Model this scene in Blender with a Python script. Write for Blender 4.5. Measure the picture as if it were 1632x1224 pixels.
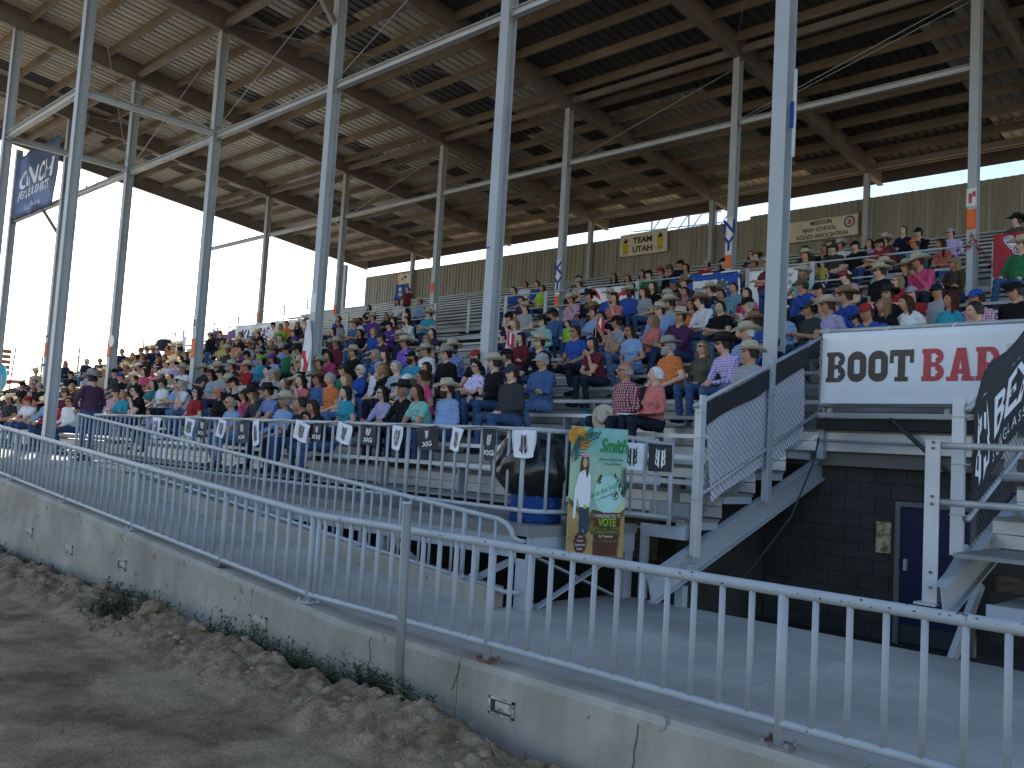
import bpy, bmesh, math, random
import numpy as np
from mathutils import Vector, Matrix
for _o in list(bpy.data.objects): bpy.data.objects.remove(_o)
R_ = math.radians
SC = bpy.context.scene
COL = SC.collection
# ------------------------------------------------------------------ camera, sky, sun, exposure
# metres; the camera is the origin, +X runs along the stand to the right, +Y into the stand
cam_d = bpy.data.cameras.new('camera'); cam = bpy.data.objects.new('camera', cam_d); COL.objects.link(cam)
cam_d.sensor_width = 36.0; cam_d.lens = 1425/1632*36; cam_d.clip_start = .05; cam_d.clip_end = 3000
yaw, pitch, roll = R_(-44.22), R_(4.34), R_(3.37)
_f = Vector((math.sin(yaw)*math.cos(pitch), math.cos(yaw)*math.cos(pitch), math.sin(pitch)))
_r = Vector((math.cos(yaw), -math.sin(yaw), 0)); _u = _r.cross(_f)
_r2 = math.cos(roll)*_r+math.sin(roll)*_u; _u2 = -math.sin(roll)*_r+math.cos(roll)*_u
cam.matrix_world = Matrix(((_r2.x,_u2.x,-_f.x,0),(_r2.y,_u2.y,-_f.y,0),(_r2.z,_u2.z,-_f.z,0),(0,0,0,1)))
SC.camera = cam
SUN = Vector((-.83, .30, .47)).normalized()          # towards the sun
world = bpy.data.worlds.new('World'); SC.world = world; world.use_nodes = True
wn = world.node_tree; bg = wn.nodes['Background']
sky = wn.nodes.new('ShaderNodeTexSky'); sky.sky_type = 'NISHITA'; sky.sun_disc = False
sky.sun_elevation = math.asin(SUN.z); sky.sun_rotation = math.atan2(SUN.x, SUN.y)
sky.air_density = 1.0; sky.dust_density = .7; sky.ozone_density = 1.2
wn.links.new(sky.outputs[0], bg.inputs[0]); bg.inputs[1].default_value = .15
sd = bpy.data.lights.new('sun', 'SUN'); sd.energy = 5.0; sd.angle = R_(.5); sd.color = (1, .93, .82)
so = bpy.data.objects.new('sun', sd); COL.objects.link(so); so.rotation_euler = SUN.to_track_quat('Z','Y').to_euler(); so.location = SUN*60
SC.view_settings.view_transform = 'Standard'; SC.view_settings.look = 'None'
SC.view_settings.exposure = 1.0; SC.view_settings.gamma = 1; SC.view_settings.use_curve_mapping = False
SC.render.engine = 'CYCLES'; SC.cycles.use_denoising = True
SC.cycles.max_bounces = 7; SC.cycles.diffuse_bounces = 4

# ------------------------------------------------------------------ materials
_mats = {}
def mat(name, col, rough=.75, metal=0., var=.12, scale=6., bump=0., bscale=40., col2=None, lo=.35, hi=.65, stretch=None, spec=.35, streak=0., speck=None):
    """noise-varied principled material: col varies by var, col2 mixed in through a second noise"""
    if name in _mats: return _mats[name]
    m = bpy.data.materials.new(name); m.use_nodes = True; nt = m.node_tree; N = nt.nodes; L = nt.links
    b = N['Principled BSDF']; b.inputs['Roughness'].default_value = rough; b.inputs['Metallic'].default_value = metal
    b.inputs['Specular IOR Level'].default_value = spec
    tc = N.new('ShaderNodeTexCoord'); mp = N.new('ShaderNodeMapping'); L.new(tc.outputs['Object'], mp.inputs[0])
    if stretch: mp.inputs['Scale'].default_value = stretch
    def noise(s, d=4, src=mp):
        n = N.new('ShaderNodeTexNoise'); n.inputs['Scale'].default_value = s; n.inputs['Detail'].default_value = d
        n.inputs['Roughness'].default_value = .62; L.new(src.outputs[0], n.inputs[0]); return n
    c = (*col, 1)
    n1 = noise(scale)
    ra = N.new('ShaderNodeValToRGB'); L.new(n1.outputs[0], ra.inputs[0])
    ra.color_ramp.elements[0].position = .3; ra.color_ramp.elements[1].position = .7
    ra.color_ramp.elements[0].color = (*[max(0, v*(1-var)) for v in col], 1); ra.color_ramp.elements[1].color = (*[v*(1+var) for v in col], 1)
    out = ra.outputs[0]
    if col2 is not None:
        n2 = noise(scale*.45, 6); r2 = N.new('ShaderNodeValToRGB'); L.new(n2.outputs[0], r2.inputs[0])
        r2.color_ramp.elements[0].position = lo; r2.color_ramp.elements[1].position = hi
        mx = N.new('ShaderNodeMixRGB'); L.new(r2.outputs[0], mx.inputs[0]); L.new(out, mx.inputs[1]); mx.inputs[2].default_value = (*col2, 1); out = mx.outputs[0]
    if streak:
        mp2 = N.new('ShaderNodeMapping'); L.new(tc.outputs['Object'], mp2.inputs[0]); mp2.inputs['Scale'].default_value = (1, 1, .07)
        n3 = noise(7., 5, mp2); r3 = N.new('ShaderNodeValToRGB'); L.new(n3.outputs[0], r3.inputs[0])
        r3.color_ramp.elements[0].position = .5; r3.color_ramp.elements[1].position = .72; r3.color_ramp.elements[1].color = (streak,)*3+(1,)
        mx = N.new('ShaderNodeMixRGB'); L.new(r3.outputs[0], mx.inputs[0]); L.new(out, mx.inputs[1]); mx.inputs[2].default_value = (*[v*.45 for v in col], 1); out = mx.outputs[0]
    if speck:   # (colour, scale, threshold): chips, rust spots
        n4 = noise(speck[1], 3); r4 = N.new('ShaderNodeValToRGB'); L.new(n4.outputs[0], r4.inputs[0])
        r4.color_ramp.elements[0].position = speck[2]; r4.color_ramp.elements[1].position = speck[2]+.03
        mx = N.new('ShaderNodeMixRGB'); L.new(r4.outputs[0], mx.inputs[0]); L.new(out, mx.inputs[1]); mx.inputs[2].default_value = (*speck[0], 1); out = mx.outputs[0]
    L.new(out, b.inputs['Base Color'])
    if bump:
        nb = noise(bscale, 6); bp = N.new('ShaderNodeBump'); bp.inputs['Strength'].default_value = bump; bp.inputs['Distance'].default_value = .02
        L.new(nb.outputs[0], bp.inputs['Height']); L.new(bp.outputs[0], b.inputs['Normal'])
    _mats[name] = m; return m
def plaid(name, base, c1, c2, s=42.):
    if name in _mats: return _mats[name]
    m = mat(name, base, .85, var=.08, scale=12, bump=.25, bscale=30); nt = m.node_tree; N = nt.nodes; L = nt.links; b = N['Principled BSDF']
    src = b.inputs['Base Color'].links[0].from_socket
    tc = next(n for n in N if n.type == 'TEX_COORD')
    for ax, cc in (('X', c1), ('Z', c2)):
        w = N.new('ShaderNodeTexWave'); w.wave_type = 'BANDS'; w.bands_direction = ax; w.inputs['Scale'].default_value = s*.22; w.inputs['Distortion'].default_value = .6
        L.new(tc.outputs['Object'], w.inputs[0]); rr = N.new('ShaderNodeValToRGB'); L.new(w.outputs[0], rr.inputs[0])
        rr.color_ramp.elements[0].position = .55; rr.color_ramp.elements[1].position = .75; rr.color_ramp.elements[1].color = (.75,)*3+(1,)
        mx = N.new('ShaderNodeMixRGB'); L.new(rr.outputs[0], mx.inputs[0]); L.new(src, mx.inputs[1]); mx.inputs[2].default_value = (*cc, 1); src = mx.outputs[0]
    L.new(src, b.inputs['Base Color']); return m
def floral(name, base, c1, s=22., th=.56):
    if name in _mats: return _mats[name]
    m = mat(name, base, .85, var=.06, scale=9, bump=.2, bscale=26, speck=(c1, s, th)); return m

galv = mat('galvanised_steel', (.42,.45,.47), .48, .25, var=.12, scale=3.5, col2=(.30,.31,.32), lo=.5, hi=.75, bump=.04, bscale=30, stretch=(1,1,.35))
paint_rail = mat('grey_painted_pipe', (.38,.405,.43), .55, .0, var=.10, scale=3.2, bump=.12, bscale=120, spec=.4, speck=((.11,.055,.03), 16., .685))
paint_post = mat('grey_painted_steel', (.36,.39,.42), .55, 0, var=.07, scale=2., bump=.06, bscale=80)
rust = mat('rusty_plate', (.16,.075,.045), .85, .1, var=.35, scale=14, col2=(.30,.28,.27), lo=.45, hi=.6, bump=.3)
rusty_pipe = mat('rust_streaked_pipe', (.36,.37,.38), .7, 0, var=.1, scale=3, col2=(.22,.13,.08), lo=.50, hi=.62, bump=.1, bscale=90)
steel_col = mat('column_paint', (.42,.44,.46), .5, .1, var=.07, scale=1.3, col2=(.34,.35,.36), lo=.5, hi=.8, bump=.03, spec=.4, speck=((.16,.13,.11), 5., .735))
steel_beam = mat('rafter_steel', (.235,.215,.185), .6, .1, var=.14, scale=1.2, col2=(.20,.165,.14), lo=.45, hi=.7, bump=.04)
purlin_m = mat('rust_primer_purlin', (.25,.215,.16), .75, 0, var=.22, scale=1.6, col2=(.17,.14,.105), lo=.42, hi=.65, bump=.06, stretch=(.5,1,1))
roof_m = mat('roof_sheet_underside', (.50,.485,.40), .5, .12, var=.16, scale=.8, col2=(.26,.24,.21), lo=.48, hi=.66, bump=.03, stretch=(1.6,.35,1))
roof_dark = mat('roof_sheet_shaded', (.08,.08,.075), .55, .2, var=.2, scale=.7, col2=(.05,.05,.052), lo=.46, hi=.62, bump=.03, stretch=(1.6,.35,1))  # dark copy of the roof sheet, shade painted into its colour
wall_m = mat('corrugated_wall_sheet', (.33,.30,.24), .55, .3, var=.12, scale=.9, col2=(.24,.215,.17), lo=.42, hi=.66, streak=.5, stretch=(1,1,.25))
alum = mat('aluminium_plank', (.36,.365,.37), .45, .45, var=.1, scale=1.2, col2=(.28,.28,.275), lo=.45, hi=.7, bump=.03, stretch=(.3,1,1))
alum_front = mat('skylit_aluminium_plank', (.56,.57,.58), .42, .5, var=.09, scale=1.2, col2=(.42,.42,.42), lo=.45, hi=.72, bump=.04, stretch=(.3,1,1))  # paler plank copy for the front rows, sky light put into its colour
alum_tread = mat('aluminium_tread', (.26,.265,.27), .55, .35, var=.12, scale=1.4, col2=(.17,.17,.165), lo=.42, hi=.68, bump=.05, stretch=(.4,1,1))
concrete = mat('wall_concrete', (.40,.365,.31), .9, var=.16, scale=2.4, col2=(.26,.23,.185), lo=.36, hi=.7, bump=.3, bscale=24, streak=.3, speck=((.20,.175,.14), 5.5, .66))
slab_m = mat('walkway_concrete', (.42,.405,.37), .9, var=.12, scale=1.7, col2=(.27,.26,.235), lo=.36, hi=.74, bump=.12, bscale=70, speck=((.27,.26,.25), 22, .70))
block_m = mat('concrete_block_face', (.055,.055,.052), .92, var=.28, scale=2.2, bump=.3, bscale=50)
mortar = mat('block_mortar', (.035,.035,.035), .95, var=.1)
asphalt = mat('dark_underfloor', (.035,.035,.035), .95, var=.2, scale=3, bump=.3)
dark_steel = mat('dark_steel', (.06,.062,.065), .6, .3, var=.15)
banner_w = mat('white_vinyl', (.78,.79,.80), .5, var=.03, scale=2, bump=.1, bscale=6, spec=.3)
cream_v = mat('cream_cloth', (.72,.65,.50), .8, var=.05, scale=2, bump=.1, bscale=6)
black_v = mat('black_cloth', (.022,.022,.025), .7, var=.2, scale=3, bump=.25, bscale=9)
ink = mat('black_ink', (.02,.018,.016), .6, var=.1)
brown_ink = mat('dark_brown_ink', (.085,.07,.055), .6, var=.08, scale=4)
red_ink = mat('faded_red_ink', (.52,.075,.085), .6, var=.08, scale=4)
white_ink = mat('white_ink', (.78,.78,.80), .6, var=.02)
blue_v = mat('royal_blue_cloth', (.02,.085,.40), .7, var=.12, scale=2.4, bump=.2, bscale=7)
blue_ink = mat('blue_ink', (.02,.045,.25), .6, var=.05)
orange_p = mat('orange_paper', (.85,.17,.04), .7, var=.06)
white_p = mat('white_paper', (.80,.80,.79), .7, var=.03)
gold = mat('gold_ink', (.62,.45,.04), .6, var=.15, scale=14)
maroon_v = mat('red_cloth', (.40,.035,.055), .75, var=.1, scale=3, bump=.2, bscale=8)
bag_m = mat('black_bag_plastic', (.012,.012,.013), .22, var=.2, scale=3, bump=.85, bscale=6, spec=.6)
barrel_m = mat('blue_barrel_paint', (.015,.07,.28), .45, .1, var=.12, scale=4, speck=((.5,.5,.5), 26, .68), bump=.1)
blue_door = mat('blue_door_paint', (.006,.010,.055), .5, var=.1, scale=2)

# ------------------------------------------------------------------ mesh and object helpers
class MB:
    def __init__(s): s.v = []; s.f = []; s.m = []
    def add(s, vs, fs, mi=0):
        o = len(s.v); s.v.extend([tuple(map(float, v)) for v in vs]); s.f.extend([tuple(i+o for i in f) for f in fs]); s.m.extend([mi]*len(fs)); return s
    def box(s, x0, x1, y0, y1, z0, z1, mi=0):
        return s.add([(x0,y0,z0),(x1,y0,z0),(x1,y1,z0),(x0,y1,z0),(x0,y0,z1),(x1,y0,z1),(x1,y1,z1),(x0,y1,z1)],
              [(0,3,2,1),(4,5,6,7),(0,1,5,4),(1,2,6,5),(2,3,7,6),(3,0,4,7)], mi)
    def beam(s, p0, p1, w, h, up=(0,0,1), mi=0):
        p0, p1 = Vector(p0), Vector(p1); d = (p1-p0).normalized(); up = Vector(up); a = d.cross(up).normalized(); b = a.cross(d).normalized()
        vs = [p+a*sx*w/2+b*sz*h/2 for p in (p0, p1) for sx, sz in ((-1,-1),(1,-1),(1,1),(-1,1))]
        return s.add(vs, [(0,3,2,1),(4,5,6,7),(0,1,5,4),(1,2,6,5),(2,3,7,6),(3,0,4,7)], mi)
    def ibeam(s, p0, p1, w, h, t=.014, up=(0,0,1), mi=0):
        p0, p1 = Vector(p0), Vector(p1); d = (p1-p0).normalized(); up = Vector(up); a = d.cross(up).normalized(); b = a.cross(d).normalized()
        for k in (-1, 1): s.beam(p0+b*k*(h-t)/2, p1+b*k*(h-t)/2, w, t, up, mi)
        return s.beam(p0, p1, t, h-2*t, up, mi)
    def tube(s, p0, p1, r0, r1=None, n=10, mi=0, cap=True):
        r1 = r0 if r1 is None else r1; p0, p1 = Vector(p0), Vector(p1); d = (p1-p0).normalized()
        a = d.orthogonal().normalized(); b = d.cross(a); vs = []
        for p, r in ((p0, r0), (p1, r1)):
            for i in range(n): t = 2*math.pi*i/n; vs.append(p+(a*math.cos(t)+b*math.sin(t))*r)
        fs = [(i, (i+1)%n, n+(i+1)%n, n+i) for i in range(n)]
        if cap: fs += [tuple(range(n-1,-1,-1)), tuple(range(n, 2*n))]
        return s.add(vs, fs, mi)
    def path(s, pts, r, n=8, mi=0):
        pts = [Vector(p) for p in pts]; vs = []; prev = None
        for i, p in enumerate(pts):
            d = (pts[min(i+1, len(pts)-1)]-pts[max(i-1, 0)]).normalized()
            a = d.orthogonal().normalized() if prev is None else (prev-d*prev.dot(d)).normalized(); prev = a; b = d.cross(a)
            for k in range(n): t = 2*math.pi*k/n; vs.append(p+(a*math.cos(t)+b*math.sin(t))*r)
        fs = [(i*n+k, i*n+(k+1)%n, (i+1)*n+(k+1)%n, (i+1)*n+k) for i in range(len(pts)-1) for k in range(n)]
        fs += [tuple(range(n-1,-1,-1)), tuple(range((len(pts)-1)*n, len(pts)*n))]
        return s.add(vs, fs, mi)
    def rings(s, rs, mi=0, cap=True):
        n = len(rs[0]); vs = [v for r in rs for v in r]
        fs = [(i*n+k, i*n+(k+1)%n, (i+1)*n+(k+1)%n, (i+1)*n+k) for i in range(len(rs)-1) for k in range(n)]
        if cap: fs += [tuple(range(n-1,-1,-1)), tuple(range((len(rs)-1)*n, len(rs)*n))]
        return s.add(vs, fs, mi)
    def grid(s, fn, nu, nv, mi=0):
        vs = [fn(i/nu, j/nv) for j in range(nv+1) for i in range(nu+1)]
        return s.add(vs, [(j*(nu+1)+i, j*(nu+1)+i+1, (j+1)*(nu+1)+i+1, (j+1)*(nu+1)+i) for j in range(nv) for i in range(nu)], mi)
    def mesh(s, name, off=None, smooth=False):
        me = bpy.data.meshes.new(name); vs = s.v
        if off is not None: vs = [(a-off[0], b-off[1], c-off[2]) for a, b, c in vs]
        me.from_pydata(vs, [], s.f); me.polygons.foreach_set('material_index', s.m)
        if smooth: me.polygons.foreach_set('use_smooth', [True]*len(s.f))
        me.update(); return me
_loc = {}
def root(name, loc, label, cat, group=None):
    o = bpy.data.objects.new(name, None); COL.objects.link(o); o.location = loc; o.empty_display_size = .2
    _loc[o.name] = Vector(loc); return tag(o, label, cat, group)
def tag(o, label=None, cat=None, group=None, kind=None):
    if label: o['label'] = label
    if cat: o['category'] = cat
    if group: o['group'] = group
    if kind: o['kind'] = kind
    return o
def obj(name, mb, m, parent=None, smooth=False, kind=None, me=None, loc=None):
    """link a mesh; world coordinates are shifted into the parent's space (parents are never rotated)"""
    po = Vector((0,0,0)); q = parent
    while q is not None: po = po+q.location; q = q.parent
    if me is None:
        me = mb.mesh(name, po if loc is None else loc, smooth)
        for x in (m if isinstance(m, (list, tuple)) else [m]): me.materials.append(x)
    o = bpy.data.objects.new(name, me); COL.objects.link(o)
    if parent is not None: o.parent = parent
    if loc is not None: o.location = Vector(loc)-po
    if kind: o['kind'] = kind
    return o
def solid(name, mb, m, label, cat, group=None, smooth=False):
    """a thing that is a single mesh with its origin at its centre"""
    c = np.mean(np.array(mb.v), axis=0); o = obj(name, mb, m, None, smooth, loc=tuple(c)); return tag(o, label, cat, group)
def text_mb(mb, s, size, origin, ux, uy, nrm=.004, mi=0, bold=0., align='CENTER', sx=1., shear=0., depth=None):
    """flat lettering laid on a surface: ux, uy span the surface; lifted along the normal"""
    cu = bpy.data.curves.new('txt', 'FONT'); cu.body = s; cu.size = size; cu.align_x = align; cu.align_y = 'CENTER'; cu.offset = bold; cu.shear = shear; cu.resolution_u = 3
    to = bpy.data.objects.new('txt', cu); COL.objects.link(to)
    dg = bpy.context.evaluated_depsgraph_get(); me = bpy.data.meshes.new_from_object(to.evaluated_get(dg))
    o = Vector(origin); ux = Vector(ux).normalized(); uy = Vector(uy).normalized(); n = ux.cross(uy)
    base = len(mb.v)
    for v in me.vertices:
        p = o+ux*v.co.x*sx+uy*v.co.y
        if depth: p = p+depth(v.co.x*sx, v.co.y)
        mb.v.append(tuple(p+n*nrm))
    for pl in me.polygons: mb.f.append(tuple(i+base for i in pl.vertices)); mb.m.append(mi)
    bpy.data.objects.remove(to); bpy.data.meshes.remove(me); bpy.data.curves.remove(cu)
def poly_mb(mb, pts, origin, ux, uy, nrm=.004, mi=0):
    o = Vector(origin); ux = Vector(ux).normalized(); uy = Vector(uy).normalized(); n = ux.cross(uy)
    mb.add([o+ux*x+uy*y+n*nrm for x, y in pts], [tuple(range(len(pts)))], mi)
rnd = random.Random(7)
# ------------------------------------------------------------------ ground, berm, weeds
from mathutils import noise as mn
GZ = -2.13; DECK = -.74; WALK = -1.576; RX0 = -6.45; RS = .069; RX1 = RX0-(DECK-WALK)/RS
def ramp_z(x): return WALK if x > RX0 else min(DECK, WALK+(RX0-x)*RS)
def berm(x, y):
    c = 4.42+.10*mn.noise((x*.5, 1.3, 0)); w = .17+.05*mn.noise((x*.9, 7.7, 0)); fade = max(0., min(1., (-3.6-x)/.9))
    h = .21+.07*mn.noise((x*.7, 4.1, 2)); w1 = .62+.16*mn.noise((x*.6, 9.1, 2))
    t = (y-c)/(w if y > c else w1)
    return fade*h*max(0., 1-abs(t)**1.25 if y <= c else 1-t*t)
def gheight(x, y):
    b = berm(x, y); z = GZ+b
    if y < 4.76:
        z += .012*mn.noise((x*1.3, y*1.3, 0))+.006*mn.noise((x*5, y*5, 3))
        k = .25+min(1, b*9)
        z += k*(.06*mn.noise((x*3.7, y*3.7, 5))+.06*abs(mn.noise((x*8.5, y*8.5, 6)))+.03*mn.noise((x*19, y*19, 8))+.016*mn.noise((x*34, y*34, 9)))*(1 if b > .005 else .28)
    return z
xs = list(np.concatenate([[-900,-300,-120,-60,-40], np.arange(-30,-17,.22), np.arange(-17,-2,.045), np.arange(-2,4,.3), [6,12,40,120,300,900]]))
ys = list(np.concatenate([[-900,-300,-100,-40,-15,-6,-3,-1], np.arange(-.5,2.6,.12), np.arange(2.6,4.9,.032), [5.2,8,20,60,200,600,900]]))
mb = MB(); nx = len(xs)
mb.v = [(float(x), float(y), float(gheight(x, y) if (-40 < x < 6 and -3 < y < 5.3) else GZ)) for y in ys for x in xs]
mb.f = [(j*nx+i, j*nx+i+1, (j+1)*nx+i+1, (j+1)*nx+i) for j in range(len(ys)-1) for i in range(nx-1)]; mb.m = [0]*len(mb.f)
dirt = mat('dry_arena_dirt', (.33,.25,.17), .97, var=.26, scale=3.4, col2=(.15,.10,.062), lo=.44, hi=.68, bump=1.0, bscale=42, spec=.1, speck=((.33,.30,.26), 30, .69))
_nt = dirt.node_tree; _b = _nt.nodes['Principled BSDF']; _src = _b.inputs['Base Color'].links[0].from_socket; _tc = next(n for n in _nt.nodes if n.type == 'TEX_COORD')
_at = _nt.nodes.new('ShaderNodeAttribute'); _at.attribute_name = 'soil'
_m1 = _nt.nodes.new('ShaderNodeMixRGB'); _nt.links.new(_at.outputs['Fac'], _m1.inputs[0]); _nt.links.new(_src, _m1.inputs[1])
_n5 = _nt.nodes.new('ShaderNodeTexNoise'); _n5.inputs['Scale'].default_value = 5.5; _n5.inputs['Detail'].default_value = 7; _nt.links.new(_tc.outputs['Object'], _n5.inputs[0])
_r5 = _nt.nodes.new('ShaderNodeValToRGB'); _nt.links.new(_n5.outputs[0], _r5.inputs[0]); _r5.color_ramp.elements[0].position = .36; _r5.color_ramp.elements[1].position = .64
_r5.color_ramp.elements[0].color = (.15,.095,.058,1); _r5.color_ramp.elements[1].color = (.36,.275,.19,1); _nt.links.new(_r5.outputs[0], _m1.inputs[2])
_n6 = _nt.nodes.new('ShaderNodeTexNoise'); _n6.inputs['Scale'].default_value = 48; _n6.inputs['Detail'].default_value = 9; _n6.inputs['Roughness'].default_value = .75; _nt.links.new(_tc.outputs['Object'], _n6.inputs[0])
_r6 = _nt.nodes.new('ShaderNodeValToRGB'); _nt.links.new(_n6.outputs[0], _r6.inputs[0]); _r6.color_ramp.elements[0].position = .33; _r6.color_ramp.elements[1].position = .67
_r6.color_ramp.elements[0].color = (.55,.53,.5,1); _r6.color_ramp.elements[1].color = (1.35,1.33,1.3,1)
_m2 = _nt.nodes.new('ShaderNodeMixRGB'); _m2.blend_type = 'MULTIPLY'; _m2.inputs[0].default_value = 1; _nt.links.new(_m1.outputs[0], _m2.inputs[1]); _nt.links.new(_r6.outputs[0], _m2.inputs[2]); _nt.links.new(_m2.outputs[0], _b.inputs['Base Color'])
g = obj('ground', mb, dirt, smooth=True)
_a = g.data.attributes.new('soil', 'FLOAT', 'POINT'); _a.data.foreach_set('value', [min(.85, berm(v[0], v[1])*7) if (-40 < v[0] < 6 and 0 < v[1] < 5) else 0. for v in mb.v]); tag(g, 'dry grey brown dirt with a low ridge of turned earth along the concrete wall', kind='structure')

weed_m = mat('weed_leaf', (.045,.068,.030), .8, var=.4, scale=20); straw_m = mat('dry_straw', (.42,.36,.22), .85, var=.2, scale=12)
mb = MB()
def blade(mb, p, d, l, w, mi=0):
    p = Vector(p); d = Vector(d); s = d.cross((0,0,1)); s = (s.normalized() if s.length > 1e-4 else Vector((1,0,0)))*w
    t = p+d*l*.55+Vector((0,0,.02*l)); e = p+d*l-Vector((0,0,.12*l))
    mb.add([p, t-s, e, t+s], [(0,1,2,3)], mi)
wr = random.Random(3)
for _ in range(1500):
    x = wr.choice([wr.uniform(-15,-9.5), wr.uniform(-12,-5.1), wr.uniform(-8.4,-5.0), wr.uniform(-18,-13), -5.75+wr.gauss(0,.16), wr.uniform(-3.2,-2.2)]); y = wr.uniform(4.50,4.745)
    if wr.random() < .06: x, y = wr.gauss(-9.9,.22), wr.gauss(4.2,.1)
    z = gheight(x, y)-.01; hgt = wr.uniform(.05,.24)*(1.35 if -8.5 < x < -5.2 else .8); lean = Vector((wr.gauss(0,.18), -abs(wr.gauss(0,.16)), 1)).normalized()
    for k in range(wr.randint(7, 15)):
        q = Vector((x, y, z))+lean*hgt*wr.random(); a = wr.uniform(0, 6.28)
        blade(mb, q, Vector((math.cos(a), math.sin(a)*.8-.15, wr.uniform(.1,.9))).normalized(), wr.uniform(.035,.085), wr.uniform(.005,.012))
    blade(mb, (x, y, z), lean, hgt*1.1, .004)
tag(obj('weeds', mb, weed_m), 'low green weeds growing in the gap between dirt ridge and concrete wall', kind='stuff')
mb = MB()
for _ in range(70):
    x, y = wr.gauss(-4.95,.22), wr.gauss(4.55,.07); a = wr.uniform(-.6,.6)
    blade(mb, (x, y, gheight(x, y)+.01), Vector((math.cos(a)*wr.choice((-1,1)), math.sin(a)*.5-.3, wr.uniform(.05,.6))).normalized(), wr.uniform(.12,.42), .0035)
for _ in range(14):
    x, y = wr.gauss(-7.0,.2), wr.gauss(3.25,.1); a = wr.uniform(-3,3); blade(mb, (x, y, gheight(x, y)+.01), Vector((math.cos(a), math.sin(a), .05)), wr.uniform(.06,.14), .004)
tag(obj('dry_grass', mb, straw_m), 'pale dry grass stalks lying against the wall beside the steel pole', kind='stuff')

clod_m = mat('earth_clod', (.29,.205,.135), .97, var=.25, scale=9, bump=.6, bscale=30, spec=.1)
def rock_me(seed, n=1):
    bm = bmesh.new(); bmesh.ops.create_icosphere(bm, subdivisions=2, radius=1)
    for v in bm.verts:
        k = 1+.35*mn.noise(v.co*1.2+Vector((seed*3.1,0,0)))+.22*mn.noise(v.co*2.9+Vector((0,seed*5.,0))); v.co *= k; v.co.z *= .72
    me = bpy.data.meshes.new('clod'); bm.to_mesh(me); bm.free(); me.materials.append(clod_m); return me
rocks = [rock_me(i) for i in range(7)]
cl = [(-3.98,4.55,.10,'small brown earth lump at the left of the clod cluster by the wall'),(-3.78,4.52,.12,'rounded earth lump second from left by the wall at bottom edge'),(-3.60,4.58,.14,'largest brown earth lump lying against the wall at bottom edge'),(-3.42,4.53,.10,'rightmost earth lump of the cluster below the light fixture'),(-3.7,4.34,.08,'earth lump in front of the cluster below the broken light fixture'),(-9.3,4.33,.14,'broad earth lump on the dirt ridge beside the green weed clump')]
for i, (x, y, r, l) in enumerate(cl):
    o = obj('earth_clod', None, None, None, me=rocks[i%7], loc=(x, y, gheight(x, y)+r*.25)); o.scale = (r, r*.85, r*.8); o.rotation_euler.z = i*1.7
    tag(o, l, 'clod', 'earth clods along the dirt ridge')
mb = MB()
for i in range(130):
    me = rocks[i%7]; x = wr.uniform(-15,-3.2); y = min(4.6, wr.gauss(4.22,.2)); r = abs(wr.gauss(.0,.022))+.010; c, s_ = math.cos(i), math.sin(i); z = gheight(x, y)+r*.2
    mb.add([(x+r*(v.co.x*c-v.co.y*s_), y+r*(v.co.x*s_+v.co.y*c)*.85, z+r*v.co.z*.8) for v in me.vertices], [tuple(q.vertices) for q in me.polygons])
tag(obj('clods', mb, clod_m), 'broken lumps of dry earth along the dirt ridge', kind='stuff')
mb = MB()
for _ in range(650):
    x = wr.uniform(-16,-3); y = min(4.7, wr.gauss(3.95,.38)) if wr.random() < .72 else wr.uniform(1.2,4); r = wr.uniform(.004,.019)*(1 if wr.random() < .9 else 1.5); z = gheight(x, y)+r*.3
    v = [(x+r*wr.uniform(.6,1.2)*a, y+r*wr.uniform(.6,1.2)*b, z+r*wr.uniform(.5,.9)*c) for a, b, c in ((1,0,0),(0,1,0),(-1,0,0),(0,-1,0),(0,0,1),(0,0,-1))]
    mb.add(v, [(0,1,4),(1,2,4),(2,3,4),(3,0,4),(1,0,5),(2,1,5),(3,2,5),(0,3,5)])
tag(obj('rubble', mb, clod_m), 'crumbs of earth and pebbles scattered over the dirt', kind='stuff')

# ------------------------------------------------------------------ retaining wall with walkway and ramp
ret = root('retaining_wall', (-8, 4.86, GZ), 'long low stained concrete wall holding up the ramp and walkway', 'wall')
edges = [10, 4.1, 1.05, -2.0, -5.02, -8.05, -11.05, -14.1, -17.2, -20.3, -24, -30, -38, -46]
for a, b in zip(edges[:-1], edges[1:]):
    mb = MB(); n = max(1, int((a-b)/.5)); a -= .004; b += .004
    for i in range(n+1):
        x = a+(b-a)*i/n; z = ramp_z(x); w = .004*mn.noise((x*2.1, 0, 0))
        mb.v += [(x, 4.76+w, GZ-.3), (x, 4.757+w, z-.045), (x, 4.790+w, z+.001), (x, 5.02, z+.001)]
    for i in range(n):
        for k in range(3): mb.f.append((i*4+k, i*4+k+1, i*4+4+k+1, i*4+4+k)); mb.m.append(0)
    e = len(mb.v); mb.f += [(0,1,2,3), (e-4,e-3,e-2,e-1)]; mb.m += [0, 0]
    obj('wall_section', mb, concrete, ret)
mb = MB()
for x, z in ((-5.0,.0),(-8.05,.0),(-3.35,-.12),(-6.1,-.02),(-2.2,-.2)):
    px, pz = x, ramp_z(x)-.04+z*.3
    while pz > GZ+.15:
        qx, qz = px+rnd.uniform(-.035,.035), pz-rnd.uniform(.05,.1); mb.beam((px,4.754,pz),(qx,4.754,qz),.006,.006,(0,1,0)); px, pz = qx, qz
        if rnd.random() < .12: break
obj('crack', mb, mat('crack_shadow', (.12,.105,.085), .95), ret)
plate_m = mat('weathered_light_plate', (.50,.48,.40), .7, var=.3, scale=22, col2=(.18,.16,.13), lo=.45, hi=.6)
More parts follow.
